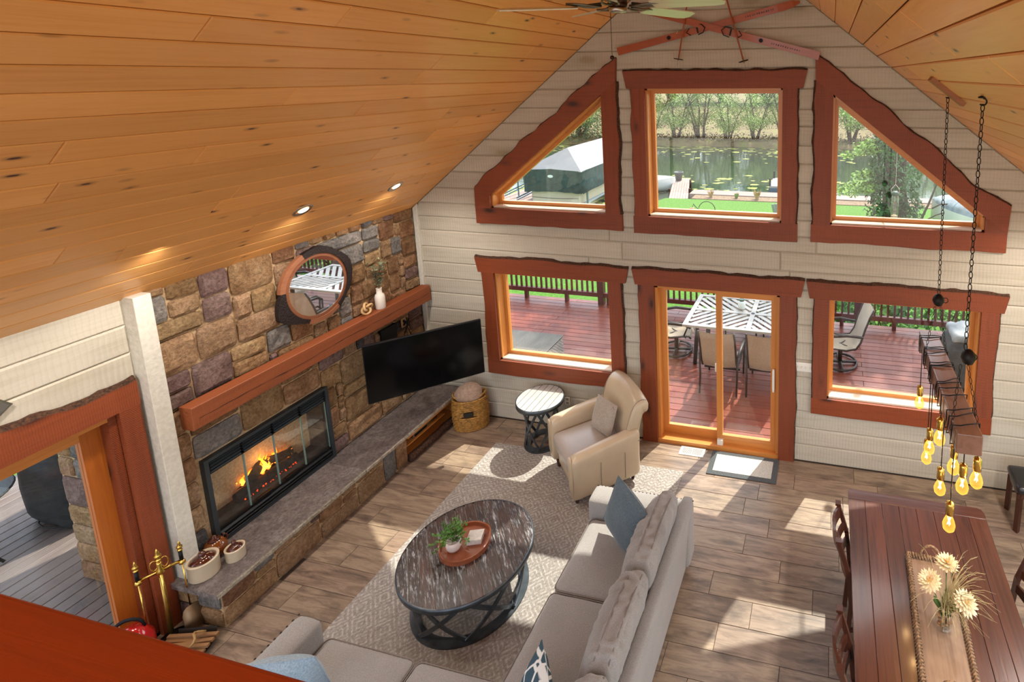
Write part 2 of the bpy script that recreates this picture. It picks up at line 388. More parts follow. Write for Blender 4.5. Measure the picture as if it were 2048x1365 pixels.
# ---- left wall: backing, planks above the door, post, corner boards
DY = (-5.0, -3.16, 2.05)                               # side door opening y0, y1, top
lb = B(); 
def lw(y0, y1, z0, z1): lb.box(-4.34, -4.12, y0, y1, z0, z1)
lw(-7.4, DY[0], -.6, 3.0); lw(DY[0], DY[1], DY[2], 3.0); lw(DY[0], DY[1], -.6, -.02); lw(DY[1], -2.70, -.6, 3.0); lw(-2.70, -1.50, -.6, .42); lw(-2.70, -1.50, 1.25, 3.0); lw(-1.5, .24, -.6, 3.0)
wl = struct(obj('wall_left', lb, M['chink']))
for z0, z1 in ((2.05, 2.24), (2.24, 2.47), (2.47, 2.70), (2.70, 2.93)):
    for y0, y1 in ((-7.3, -5.2), (-5.2, -3.0)):
        plank([(y0, z0+.001), (y1, z0+.001), (y1, z1-.001), (y0, z1-.001)], wl, ((-4.13,0,0), (0,1,0), (0,0,1), (1,0,0)), .035, 'logy')
wr = struct(obj('wall_right', B().box(4.09, 4.34, -7.4, .24, -.6, .4).box(4.09, 4.34, -7.4, .24, 2.65, 3.0).box(4.09, 4.34, -.9, .24, .4, 2.65).box(4.09, 4.34, -3.6, -3.4, .4, 2.65).box(4.09, 4.34, -7.4, -6.6, .4, 2.65), M['chink']))  # unseen wall, its openings added to let soft daylight in
tr1 = struct(obj('trim_1', B().plate([(-3.0, 0), (-2.885, 0), (-2.885, 2.93), (-3.0, 2.93)], (-4.12,0,0), (0,1,0), (0,0,1), (1,0,0), .15, .004), M['post']))
tr2 = struct(obj('trim_2', B().plate([(-4.075, .40), (-4.01, .40), (-4.01, 2.97), (-4.075, 2.91)], (0,0,0), (1,0,0), (0,0,1), (0,-1,0), .03, .004), M['post']))

# ---- live-edge trim boards. frame: o,u,v span the wall plane, n points into the room
FG = (Vector((0, -.003, 0)), Vector((1,0,0)), Vector((0,0,1)), Vector((0,-1,0)))
FL = (Vector((-4.095, 0, 0)), Vector((0,1,0)), Vector((0,0,1)), Vector((1,0,0)))
def live_board(parent, fr, p, q, w0, ax, wav=.02, bark=.02, seed=0, d=.042, skew=(0., 0.), live=True):
    """straight inner edge p->q, outer edge on the left side of p->q, wavy with a strip of bark"""
    o, u, v, n = fr; p, q = Vector(p), Vector(q); e = (q-p); Ln = e.length; e.normalize(); nr = Vector((-e.y, e.x)); m = max(6, int(Ln/.05))
    W = lambda a, h: o+u*a.x+v*a.y+n*h
    V = []; F = []; V2 = []; F2 = []
    for i in range(m+1):
        t = i/m; s = t*Ln
        wd = w0+(wav*(1.5*nz(s*1.7+seed*7.1, seed)+.8*nz(s*5+seed, 3.3)) if live else 0)
        sk = skew[0]*(1-t)+skew[1]*t
        a = p+e*s; b = p+e*(s+sk)+nr*wd; g = p+e*(s+sk)+nr*(wd+(bark*(.8+.7*nz(s*9, seed)) if live else .001))
        V += [W(a, 0), W(a, d), W(b, d), W(b, 0)]; V2 += [W(b, 0), W(b-nr*.004, d+.001), W(g, d*.45), W(g, 0)]
    for VV, FF in ((V, F), (V2, F2)):
        for i in range(m):
            for k in range(4): FF.append((i*4+k, i*4+(k+1) % 4, i*4+4+(k+1) % 4, i*4+4+k))
        FF += [(3, 2, 1, 0), (m*4, m*4+1, m*4+2, m*4+3)]
    b = obj('casing_board', B().add(V, F), M['trim'+ax], parent)
    if live: obj('bark_edge', B().add(V2, F2), M['bark'], b, label='strip of dark rough bark')
    return b
def reveal(parent, poly, y0, y1, th, inset, sill=0):            # jamb boards round an opening (poly in x,z, ccw) from y0 back to y1
    m = len(poly); P = [Vector(p) for p in poly]
    for i in range(m):
        a, c = P[i], P[(i+1) % m]; e = (c-a).normalized(); nn = Vector((-e.y, e.x)); ax = 'x' if abs(e.x) > .5 else 'z'
        bm = B().prism([(a.x, y0, a.y), (c.x, y0, c.y), (c.x+nn.x*th, y0, c.y+nn.y*th), (a.x+nn.x*th, y0, a.y+nn.y*th)], (0, y1-y0, 0))
        obj('jamb' if not (sill and i == sill-1) else 'sill', bm, M['jamb'+ax] if not (sill and i == sill-1) else M['sill'], parent)
def inset_poly(poly, d):
    m = len(poly); P = [Vector(p) for p in poly]; Q = []
    for i in range(m):
        a, b, c = P[i-1], P[i], P[(i+1) % m]; e1 = (b-a).normalized(); e2 = (c-b).normalized(); n1 = Vector((-e1.y, e1.x)); n2 = Vector((-e2.y, e2.x))
        Q.append(b+(n1+n2)*(d/(1+n1.dot(n2))))
    return Q
def sash(parent, poly, yc, wd, th, name='sash', mat=None):   # mitred frame members round a convex polygon (x,z)
    Q = inset_poly(poly, wd); m = len(poly)
    fr = None
    for i in range(m):
        a, b, c, d = poly[i], poly[(i+1) % m], Q[(i+1) % m], Q[i]; ax = 'x' if abs(b[0]-a[0]) > abs(b[1]-a[1])*.6 else 'z'
        bm = B().prism([(a[0], yc-th/2, a[1]), (b[0], yc-th/2, b[1]), (c[0], yc-th/2, c[1]), (d[0], yc-th/2, d[1])], (0, th, 0))
        fr = obj(name, bm, mat or M['jamb'+ax], parent)
    return Q
def pane(parent, poly, yc, th=.008):
    return obj('glass_pane', B().prism([(p[0], yc-th/2, p[1]) for p in poly], (0, th, 0)), M['glass'], parent)
wn = 0
def window(poly, boards):
    global wn; wn += 1
    win = bpy.data.objects.new('window_%d' % wn, None); COL.objects.link(win); struct(win)
    reveal(win, poly, -.004, .24, .02, 0, 1+min(range(len(poly)), key=lambda i: poly[i][1]+poly[(i+1) % len(poly)][1])); I = inset_poly(poly, .02); Q = sash(win, I, .15, .042, .05); pane(win, Q, .15)
    for k, bd in enumerate(boards): live_board(win, FG, *bd[:2], bd[2], bd[3], seed=wn*10+k, **(bd[4] if len(bd) > 4 else {}))
    return win
def rect_win(x0, x1, z0, z1, wt=.2, wbm=.21, ws=.19):
    window([(x0,z0), (x1,z0), (x1,z1), (x0,z1)], [
        ((x0-ws-.03, z1), (x1+ws+.03, z1), wt, 'x', dict(wav=.018, bark=.025, skew=(-.04, .04))),
        ((x1+ws-.01, z0), (x0-ws+.01, z0), wbm-.01, 'x', dict(wav=.008, bark=.006)),
        ((x0, z0), (x0, z1), ws-.02, 'z', dict(wav=.014, bark=.014)),
        ((x1, z1), (x1, z0), ws-.02, 'z', dict(wav=.016, bark=.02))])
rect_win(*OPEN['ll']); rect_win(*OPEN['lr'])
rect_win(*OPEN['uc'], wt=.2, wbm=.22)
for s in (-1, 1):
    a, c, tb = -2.895, -1.325, 2.968
    poly = [(a, tb), (c, tb), (c, tri_top(c)), (a, tri_top(a))]; mir = lambda q: (s*-q[0], q[1])
    P = poly if s < 0 else [mir(q) for q in poly][::-1]
    bl = [((a-.2, tri_top(a)+0), (c+.19, tri_top(c)+.15), .18, 'x', dict(wav=.04, bark=.018, skew=(.10, .0))), ((c+.21, tb), (a-.215, tb), .205, 'x', dict(wav=.01, bark=.006)),
          ((a, tb), (a, tri_top(a)), .21, 'z', dict(live=False)), ((c, tri_top(c)+.15), (c, tb), .19, 'z', dict(wav=.02, bark=.026))]
    # slope board's inner edge must follow the opening: give both ends on the slope line
    e0 = (a-.215, tri_top(a)-.215*SLOPE); e1 = (c+.19, tri_top(c)+.19*SLOPE)
    bl[0] = (e0, e1, .215, 'x', dict(wav=.035, bark=.018, skew=(.174, .174), d=.046))
    if s > 0:
        bl = [(mir(q[1]), mir(q[0]), q[2], q[3], {**q[4], **({'skew': (-q[4]['skew'][1], -q[4]['skew'][0])} if 'skew' in q[4] else {})}) for q in bl]
    window(P, bl)

# ---- patio sliding door in the gable
door = bpy.data.objects.new('door_1', None); COL.objects.link(door); struct(door)
x0, x1, z0, z1 = OPEN['dr']
reveal(door, [(x0,z0+.0), (x1,z0), (x1,z1), (x0,z1)], -.004, .24, .035, 0)
xm = (x0+x1)/2+.02
for nm, a, c, yc in (('fixed', x0+.035, xm+.03, .13), ('slide', xm-.03, x1-.035, .06)):
    P = [(a, .05), (c, .05), (c, z1-.035), (a, z1-.035)]; Q = inset_poly(P, .07)
    Q = [Vector((Q[0].x, .05+.12)), Vector((Q[1].x, .05+.12)), Q[2], Q[3]]
    for i in range(4):
        k = (i+1) % 4; ax = 'x' if i in (0, 2) else 'z'
        obj('door_stile' if ax == 'z' else 'door_rail', B().prism([(P[i][0], yc-.022, P[i][1]), (P[k][0], yc-.022, P[k][1]), (Q[k].x, yc-.022, Q[k].y), (Q[i].x, yc-.022, Q[i].y)], (0, .044, 0)), M['jamb'+ax], door)
    pane(door, Q, yc)
hd = obj('handle', B().rbox((x1-.07, .008, 1.0), (.03, .03, .3), .012, 4).cyl((x1-.07, .03, 1.12), (x1-.07, .045, 1.12), .012).cyl((x1-.07, .03, .88), (x1-.07, .045, .88), .012), M['white'], door, True, label='pale pull handle')
obj('latch', B().rbox((xm-.05, .105, 1.03), (.025, .02, .11), .006, 3), M['white'], door, True)
obj('lock_foot', B().box(xm-.02, xm+.05, .0, .05, .05, .12), M['white'], door)
obj('threshold', B().box(x0, x1, -.03, .24, -.01, .05), M['jambx'], door)
for k, bd in enumerate([((x0-.24, z1), (x1+.24, z1), .2, 'x', dict(wav=.016, bark=.026, skew=(-.04, .04))), ((x0, 0), (x0, z1), .2, 'z', dict(wav=.012, bark=.012)), ((x1, z1), (x1, 0), .19, 'z', dict(wav=.014, bark=.014))]):
    live_board(door, FG, *bd[:4], seed=40+k, **bd[4])

# ---- side sliding door in the left wall
d2 = bpy.data.objects.new('door_2', None); COL.objects.link(d2); struct(d2)
ya, yb, zt = DY
jm = B().box(-4.34, -4.10, yb-.05, yb, 0, zt); obj('jamb', jm, M['trimz'], d2)
obj('jamb', B().box(-4.34, -4.10, ya, yb-.05, zt-.05, zt), M['jamby'], d2)
obj('door_stile', B().box(-4.26, -4.20, yb-.17, yb-.05, .03, zt-.05), wood('stained_stile', 'b4641f', '98501a', 'z', rough=.35, coat=.2), d2)
obj('door_stile', B().box(-4.26, -4.20, ya+.75, ya+.87, .03, zt-.05), M['jambz'], d2)
obj('door_rail', B().box(-4.26, -4.20, ya+.87, yb-.17, zt-.15, zt-.05), M['jamby'], d2)
obj('door_rail', B().box(-4.26, -4.20, ya+.87, yb-.17, .03, .14), M['jamby'], d2)
obj('glass_pane', B().box(-4.234, -4.226, ya+.87, yb-.17, .14, zt-.15), M['glass'], d2)
obj('glass_pane', B().box(-4.31, -4.30, ya, ya+.8, .03, zt-.05), M['glass'], d2)
obj('threshold', B().box(-4.34, -4.10, ya, yb, -.01, .03), M['jamby'], d2)
live_board(d2, FL, (ya-.3, zt), (yb+.135, zt), .21, 'y', wav=.045, bark=.04, seed=61)
live_board(d2, FL, (yb+.12, zt), (yb+.12, 0), .012, 'z', seed=62, wav=.002, bark=.003)
obj('casing_board', B().box(-4.095, -4.053, yb, yb+.12, 0, zt), M['trimz'], d2)

# ================================================================ STONE CHIMNEY WALL
STM = [stone('stone_tan', 'b08a63', '8f6a48', 'c2a078'), stone('stone_buff', 'b3926c', '9a785a', 'c6a684'), stone('stone_mauve', '8c716a', '745a54', '9f867e'), stone('stone_grey', '8f8a84', '6e6d6e', 'a59c94'), stone('stone_slate', '6b6868', '555356', '857c76'), stone('stone_rust', '9c7654', '7a5638', 'b08c68')]
STW = [9, 9, 4, 3, 1, 6]
M['mortar'] = plain('mortar', 'c2a57e', .95, nscale=50., namt=.15, bmp=.5)
fw = struct(obj('wall_chimney', B().box(-4.13, -4.112, -2.885, -2.69, .0, 2.94).box(-4.13, -4.112, -2.69, -1.50, 1.25, 2.94).box(-4.13, -4.112, -1.50, -.005, .0, 2.94).box(-4.13, -4.112, -2.69, -1.5, 0, .42), M['mortar']))
def stone_block(a0, a1, b0, b1, W, seed, dep=.045):
    """rough-faced block on plane coords (a,b); W(a,b,h)->world"""
    nu = 5; nv = 4; V = []; F = []
    ua = [0, .1, .36, .64, .9, 1]; vb = [0, .17, .5, .83, 1]
    jag = lambda k: .004*nz(k*3.1+seed, seed*.7)
    for i, uu in enumerate(ua):
        for j, vv in enumerate(vb):
            ed = (i in (0, nu)) or (j in (0, nv)); a = a0+(a1-a0)*uu; b = b0+(b1-b0)*vv
            a += .010*nz(a*5+seed, b*5, 1)*(1); b += .010*nz(a*5, b*5+seed, 2)
            if (i in (0, nu)) and (j in (0, nv)):
                a += (.012 if i == 0 else -.012); b += (.012 if j == 0 else -.012)
            h = (.012 if ed else dep*(.75+.5*nz(a*7+seed, b*7, 5)+.25*nz(a*17, b*17, seed)))
            V.append(W(a, b, h))
    m = nv+1
    for i in range(nu):
        for j in range(nv): F.append((i*m+j, (i+1)*m+j, (i+1)*m+j+1, i*m+j+1))
    rim = [i*m for i in range(nu+1)]+[nu*m+j for j in range(1, m)]+[i*m+nv for i in range(nu-1, -1, -1)]+[j for j in range(nv-1, 0, -1)]
    o = len(V)
    ca, cb = (a0+a1)/2, (b0+b1)/2
    for k in rim:
        i, j = divmod(k, m); a = a0+(a1-a0)*ua[i]; b = b0+(b1-b0)*vb[j]; V.append(W(a, b, -.02))
    n = len(rim)
    for k in range(n): F.append((rim[k], o+k, o+(k+1) % n, rim[(k+1) % n]))
    return B().add(V, F)
def ashlar(a0, a1, b0, b1, cell, holes, sizes, W, parent, rnd, gap=.008, dep=.045, topfn=None):
    na, nb = int(round((a1-a0)/cell)), int(round((b1-b0)/cell)); ca, cb = (a1-a0)/na, (b1-b0)/nb; g = [[0]*nb for _ in range(na)]
    for i in range(na):
        for j in range(nb):
            x, z = a0+(i+.5)*ca, b0+(j+.5)*cb
            if any(h[0] < x < h[1] and h[2] < z < h[3] for h in holes): g[i][j] = 1
    for j in range(nb):
        for i in range(na):
            if g[i][j]: continue
            ss = sizes[:]; rnd.shuffle(ss); ss += [(2,1), (1,2), (1,1)]
            for sw, sh in ss:
                if i+sw > na or j+sh > nb or any(g[i+p][j+q] for p in range(sw) for q in range(sh)): continue
                rest = na-(i+sw)
                if rest == 1: continue
                break
            for p in range(sw):
                for q in range(sh): g[i+p][j+q] = 1
            A0, A1, B0, B1 = a0+i*ca+gap, a0+(i+sw)*ca-gap, b0+j*cb+gap, b0+(j+sh)*cb-gap
            mt = rnd.choices(STM, STW)[0]
            obj('stone', stone_block(A0, A1, B0, B1, W, rnd.uniform(0, 90), dep), mt, parent)
rs = random.Random(21)
ashlar(-2.885, -.01, .40, 2.925, .079, [(-2.70, -1.49, .40, 1.26)], [(5,2), (4,2), (6,3), (5,3), (3,2), (4,3), (6,2), (7,2), (3,3), (2,3), (5,4), (4,4)], lambda a, b, h: (-4.108+h, a, b), fw, rs)
# ---- hearth
hearth = thing('hearth', 'raised stone hearth with thick grey slab along the fireplace wall', 'hearth', (-3.8, -1.6, 0))
hb_ = obj('base', B().box(-4.11, -3.612, -3.0, -.99, 0, .345), M['mortar'], hearth, world=True)
ashlar(-3.0, -.99, .0, .345, .087, [], [(5,2), (4,2), (6,2), (3,2), (3,3), (4,3), (2,4), (5,3)], lambda a, b, h: (-3.612+h, a, b), hb_, rs, dep=.03)
ashlar(-4.11, -3.61, .0, .345, .087, [], [(3,2), (2,2), (4,2)], lambda a, b, h: (a, -3.0-h, b), hb_, rs, dep=.03)
for o_ in hb_.children:                                   # stones were laid in world space
    o_.matrix_parent_inverse = T(3.8, 1.6, 0)
M['slab'] = stone('flagstone', '8f827c', '756a68', 'a09690'); M['slabedge'] = stone('flagstone_edge', 'cbbfa8', 'b0a088', 'd8cfbc')
def slab(y0, y1, seed):
    pts = []; m = int((y1-y0)/.07)
    for i in range(m+1): pts.append((-3.555+.008*nz(i*.9, seed), y0+(y1-y0)*i/m))
    P = [(-4.10, y1), (-4.10, y0)]+pts
    o_ = obj('slab', B().prism([(p[0], p[1], .345) for p in P], (0, 0, .05)), M['slab'], hearth, world=True)
    e = B()
    for i in range(m):
        a, c = pts[i], pts[i+1]; f = lambda p, k: p[0]+.007+.008*nz(p[1]*23, k*3, seed)
        e.add([(a[0]-.003, a[1], .396), (c[0]-.003, c[1], .396), (f(c, 0), c[1], .385), (f(a, 0), a[1], .385), (f(a, 1), a[1], .355), (f(c, 1), c[1], .355), (a[0]-.01, a[1], .344), (c[0]-.01, c[1], .344)], [(0,1,2,3), (3,2,5,4), (4,5,7,6)])
    obj('rough_edge', e, M['slabedge'], o_, world=True, label='pale split-faced slab edge')
slab(-3.06, -1.605, 1); slab(-1.60, -.02, 2)
# media niche under the far end
nich = M['jamby']
obj('niche_back', B().box(-4.10, -4.06, -.985, -.02, .0, .345), nich, hearth, world=True); obj('niche_side', B().box(-4.06, -3.60, -.06, -.02, 0, .345), nich, hearth, world=True); obj('niche_floor', B().box(-4.06, -3.60, -.985, -.06, .0, .05), nich, hearth, world=True)
obj('front_beam', B().box(-3.63, -3.585, -.985, -.02, .30, .345), nich, hearth, world=True)
obj('log_rail', B().tube([(-3.575+.01*nz(i*.7, 9), -1.0+.93*i/9, .055) for i in range(10)], [.05+.012*nz(i*.9, 4) for i in range(10)], 10), M['bark'], hearth, True, world=True, label='rough bark log along the floor')
dv = thing('media_player', 'slim silver disc player in the niche under the hearth slab', 'media player', (-3.8, -.62, .18))
obj('shelf_bracket', B().box(-4.05, -3.64, -.95, -.3, .165, .18), nich, hearth, world=True)
obj('case', B().rbox((0, 0, .027), (.28, .42, .05), .006, 3), M['chrome'], dv); obj('front_panel', B().box(.138, .143, -.18, .02, .012, .04), M['black'], dv)
# ---- mantel
mt_ = thing('mantel', 'long rough-sawn timber mantel beam across the stone chimney', 'mantel', (-4.0, -1.4, 1.65))
obj('beam', B().plate([(-2.80, 1.655), (-.03, 1.645), (-.03, 1.85), (-2.80, 1.862)], (-4.048,0,0), (0,1,0), (0,0,1), (1,0,0), .133, .006), wood('mantel_wood', '96502b', '7c3e1d', 'y', knots=.6, rough=.55, var=0, grain=.8, saw=30., bumpy=.25, knotc='5a2c14'), mt_, world=True)
crk = B(); pp = []
for i in range(60):
    y = -2.75+2.68*i/59; pp.append((-3.9145, y, 1.745+.03*nz(y*1.3, 2)+.012*nz(y*7, 8)))
crk.tube(pp, [.0035*max(.15, .5+nz(i*.35, 6)) for i in range(60)], 5); obj('crack', crk, M['black'], mt_, world=True)
# ---- fireplace insert
fp = thing('fireplace_insert', 'black gas fireplace insert with glass doors and louvres', 'fireplace', (-4.1, -2.1, .40))
fy0, fy1, fz0, fz1 = -2.695, -1.495, .40, 1.255
P_ = lambda nm, b, m=M['black'], par=fp, **k: obj(nm, b, m, par, world=True, **k)
gm = plain('fireplace_steel', '3c4348', .42, .5)
P_('frame', B().box(-4.12, -4.055, fy0, fy0+.035, fz0, fz1).box(-4.12, -4.055, fy1-.035, fy1, fz0, fz1).box(-4.12, -4.055, fy0+.035, fy1-.035, fz1-.03, fz1).box(-4.12, -4.055, fy0+.035, fy1-.035, fz0, fz0+.03), gm)
P_('hood', B().box(-4.12, -4.075, fy0+.035, fy1-.035, fz1-.16, fz1-.15).box(-4.12, -4.1, fy0+.035, fy1-.035, fz1-.15, fz1-.03))
for k in range(4):
    for j in range(4):
        y = fy0+.045+j*.282; P_('louvre', B().bar((-4.075, y, fz1-.135+k*.031), (-4.075, y+.255, fz1-.135+k*.031), .03, .012, (.5, 0, 1)), gm)
P_('lower_grille', B().box(-4.12, -4.07, fy0+.035, fy1-.035, fz0+.12, fz0+.14))
for k in range(3): P_('louvre', B().bar((-4.07, fy0+.04, fz0+.045+k*.03), (-4.07, fy1-.04, fz0+.045+k*.03), .04, .012, (.6, 0, 1)))
P_('firebox', B().box(-4.55, -4.53, fy0+.03, fy1-.03, fz0+.1, fz1-.1).box(-4.55, -4.12, fy0+.03, fy0+.05, fz0+.1, fz1-.1).box(-4.55, -4.12, fy1-.05, fy1-.03, fz0+.1, fz1-.1).box(-4.55, -4.12, fy0+.03, fy1-.03, fz1-.14, fz1-.12).box(-4.55, -4.12, fy0+.03, fy1-.03, fz0+.1, fz0+.13), plain('firebrick', '44413d', .95, nscale=14., namt=.3, bmp=.4))
dw = (fy1-fy0-.08)/4
for k in range(4):
    y = fy0+.04+k*dw; d_ = P_('glass_door', B().box(-4.082, -4.076, y+.004, y+dw-.004, fz0+.14, fz1-.165), M['clear'])
    P_('door_edge', B().box(-4.084, -4.073, y+.001, y+.006, fz0+.14, fz1-.165).box(-4.084, -4.073, y+dw-.006, y+dw-.001, fz0+.14, fz1-.165), plain('glass_edge', '6f8a84', .2), d_)
for k in (1, 2): P_('door_pull', B().bar((-4.065, fy0+.04+k*dw+.05, fz0+.155), (-4.065, fy0+.04+k*dw+.2, fz0+.155), .012, .012))
char = plain('charred_log', '2a211c', .95, nscale=30., namt=.5, bmp=1.)
for (p, q, r) in (((-4.40, -2.4, .60), (-4.36, -1.75, .62), .055), ((-4.25, -2.38, .585), (-4.24, -1.78, .585), .05), ((-4.22, -2.25, .68), (-4.42, -1.95, .72), .045), ((-4.42, -2.2, .70), (-4.2, -1.86, .70), .04)):
    b = B(); n = 8; b.tube([Vector(p).lerp(Vector(q), i/n)+Vector((0, 0, .01*nz(i, r*90))) for i in range(n+1)], [r*(1+.2*nz(i*1.3, r*50)) for i in range(n+1)], 9); P_('ceramic_log', b, char, smooth=True)
ember = plain('embers', 'ff3a10', .9, emit='ff4a10', es=1.1, nscale=60., namt=.5)
eb = B()
for k in range(130): eb.ball((R_.uniform(-4.4, -4.18), R_.uniform(-2.35, -1.8), .545+R_.uniform(0, .02)), R_.uniform(.003, .009), 6, 4)
P_('embers', eb, ember, kind='stuff')
def flame_mat():
    m = bpy.data.materials.new('flame'); m.use_nodes = True; t = m.node_tree; t.nodes.clear(); o = N(t, 'ShaderNodeOutputMaterial'); em = N(t, 'ShaderNodeEmission'); tr = N(t, 'ShaderNodeBsdfTransparent'); mx = N(t, 'ShaderNodeMixShader')
    tc = N(t, 'ShaderNodeTexCoord'); sp = N(t, 'ShaderNodeSeparateXYZ'); L(t, tc.outputs['Generated'], sp.inputs[0])
    L(t, ramp(t, sp.outputs[2], [(0, 'ff5a10'), (.35, 'ffb040'), (.7, 'ff9020'), (1, 'ff5008')]), em.inputs[0]); em.inputs[1].default_value = 3.2
    lw_ = N(t, 'ShaderNodeLayerWeight', i_Blend=.35); L(t, ramp(t, lw_.outputs['Facing'], [(.2, (.15,.15,.15,1)), (.8, (.9,.9,.9,1))]), mx.inputs[0]); L(t, em.outputs[0], mx.inputs[1]); L(t, tr.outputs[0], mx.inputs[2]); L(t, mx.outputs[0], o.inputs[0]); return m
fm = flame_mat()
for k in range(16):
    y = -2.30+.46*k/15+R_.uniform(-.02, .02); x = R_.uniform(-4.36, -4.24); h = R_.uniform(.10, .20)*(1.15-abs(k-7)/12); b = B(); n = 7; sd = R_.uniform(0, 50)
    b.tube([(x+.02*nz(i*.6, sd), y+.045*nz(i*.5, sd, 4)+.004*i, .62+R_.uniform(0, .02)+h*i/n) for i in range(n+1)], [max(.002, .021*math.sin(pi*min(1, (i+.9)/(n+.9))**.8)*(1-.3*i/n)) for i in range(n+1)], 7)
    P_('flame', b, fm, smooth=True)
fl = bpy.data.lights.new('fire_glow', 'POINT'); fl.energy = 1.6; fl.color = (1, .45, .15); fl.shadow_soft_size = .12; flo = bpy.data.objects.new('fire_glow', fl); COL.objects.link(flo); flo.location = (-4.28, -2.08, .78)

chz = struct(obj('chimney_chase', B().box(-5.62, -4.34, -2.83, -1.3, -.6, 3.3), M['mortar']))
ashlar(-5.62, -4.40, -.12, 2.9, .1, [], [(3,2), (4,2), (3,3), (2,2), (4,3)], lambda a, b, h: (a, -2.83-h, b), chz, rs, dep=.03)
# ================================================================ INTERIOR THINGS
SOFA = fabric('sofa_fabric', 'a29e9a', '86827e', 420., 4., .25); PIPE = plain('sofa_piping', '7d756e', .9)
LEATHER = plain('cream_leather', 'c6b193', .33, nscale=3., namt=.06, coat=.12); LSEAT = plain('taupe_leather', 'b0a49a', .32, nscale=3., namt=.06, coat=.1)
DARKW = wood('espresso_wood', '5e3322', '2a140d', 'y', rough=.26, var=.12, grain=.55, coat=.4)
DARKZ = wood('espresso_wood_upright', '4c281a', '2c150e', 'z', rough=.3, var=.06, grain=.7, coat=.3)
NAIL = plain('nailhead', '4a4038', .35, .9)
# ---- rug
def rug_mat():
    m, t, p = newmat('woven_rug'); cc = coords(t); sp = N(t, 'ShaderNodeSeparateXYZ'); L(t, cc, sp.inputs[0])
    n0 = N(t, 'ShaderNodeTexNoise', i_Scale=55., i_Detail=5., i_Roughness=.75); L(t, coords(t, (1, .8, 1)), n0.inputs[0])
    n1 = N(t, 'ShaderNodeTexNoise', i_Scale=3., i_Detail=4.); L(t, cc, n1.inputs[0])
    # diamond lattice from two crossed waves, and border rows near the far end
    def tri(src, k, o=0.):
        a = N(t, 'ShaderNodeMath', operation='MULTIPLY_ADD', i_1=k, i_2=o); L(t, src, a.inputs[0]); b = N(t, 'ShaderNodeMath', operation='PINGPONG', i_1=.5); L(t, a.outputs[0], b.inputs[0]); return b.outputs[0]
    def M2(op, a, b):
        n = N(t, 'ShaderNodeMath', operation=op)
        for i, s in enumerate((a, b)):
            if hasattr(s, 'is_linked'): L(t, s, n.inputs[i])
            else: n.inputs[i].default_value = s
        return n.outputs[0]
    dia = M2('ADD', tri(sp.outputs[0], 4.2), tri(sp.outputs[1], 4.2)); dl = tri(dia, 5.)
    pat = ramp(t, dl, [(.08, (1,1,1,1)), (.3, (0,0,0,1))])
    zig = tri(M2('ADD', M2('MULTIPLY', sp.outputs[1], 22.), M2('MULTIPLY', tri(sp.outputs[0], 11.), 1.6)), 1.); bp = ramp(t, zig, [(.14, (1,1,1,1)), (.3, (0,0,0,1))])
    edge = ramp(t, M2('MULTIPLY_ADD', sp.outputs[1], -1.), [(0, (0,0,0,1))]) if False else None
    isb = M2('GREATER_THAN', sp.outputs[1], -1.25); pt = mix(t, isb, pat, bp)
    row = ramp(t, tri(sp.outputs[1], 5.2), [(.03, (1,1,1,1)), (.06, (0,0,0,1))]); pt = mix(t, M2('MULTIPLY', isb, .8), pt, mix(t, row, pt, (0,0,0,1)))
    worn = ramp(t, n0.outputs[0], [(.38, (0,0,0,1)), (.6, (1,1,1,1))]); f = mix(t, 1., pt, worn, 'MULTIPLY')
    base = mix(t, n1.outputs[0], lin('837c77'), lin('9c958f')); base = mix(t, .5, base, ramp(t, n0.outputs[0], [(.35, '756d68'), (.65, 'b5aea7')]))
    c = mix(t, mix(t, .62, (0,0,0,1), f), base, lin('cdc6bc')); L(t, c, p.inputs['Base Color']); p.inputs['Roughness'].default_value = .95; p.inputs['Specular IOR Level'].default_value = .1; bump(t, p, n0.outputs[0], .5, .006); return m
rug = tag(bev(obj('area_rug', B().box(-2.755, -.28, -4.3, -.475, .0015, .012), rug_mat()), .004, 2), 'faded grey and cream patterned rug under coffee table and sofa', 'rug')

# ---- sectional sofa
sf = thing('sectional_sofa', 'grey fabric corner sofa with loose back cushions and nailhead arms', 'sofa', (-.4, -2.6, .012))
S = lambda nm, b, m=SOFA, par=sf, sm=True, **k: obj(nm, b, m, par, sm, world=True, **k)
S('base', B().rbox((-.36, -2.85, .2), (.86, 2.5, .24), .03, 5)); S('base', B().rbox((-1.55, -3.72, .2), (1.6, .9, .24), .03, 5))
def backf(q, p):
    return (q.x+(.05*(p[2]+1)/2), q.y, q.z)
S('back_frame', B().rbox((.035, -2.83, .38), (.11, 2.52, .66), .035, 8, backf))
S('back_frame', B().rbox((-1.2, -4.12, .38), (2.5, .12, .66), .035, 8))
S('arm', B().rbox((-.365, -1.64, .36), (.99, .23, .54), .035, 7, lambda q, p: (q.x, q.y, q.z+(.015*(1-p[1]**2) if p[2] > .5 else 0))))
S('arm', B().rbox((-2.405, -3.68, .36), (.235, .97, .54), .04, 7, lambda q, p: (q.x, q.y, q.z+(.02*(1-p[0]**2) if p[2] > .5 else 0))))
nb = B()
for i in range(26): nb.ball((-.84+.96*i/25, -1.545, .628), (.009, .009, .006), 6, 4)
for i in range(20): nb.ball((-2.51, -3.2-.045*i, .628), (.009, .009, .006), 6, 4)
S('nailheads', nb, NAIL, kind='stuff')
def seat_fn(sx, sy):
    def fn(q, p):
        b = (1-p[0]**2)*(1-p[1]**2)
        return (q.x, q.y, q.z+.022*b*(1 if p[2] > 0 else 0)+.003*nz(q.x*9+sx, q.y*9+sy, 1))
    return fn
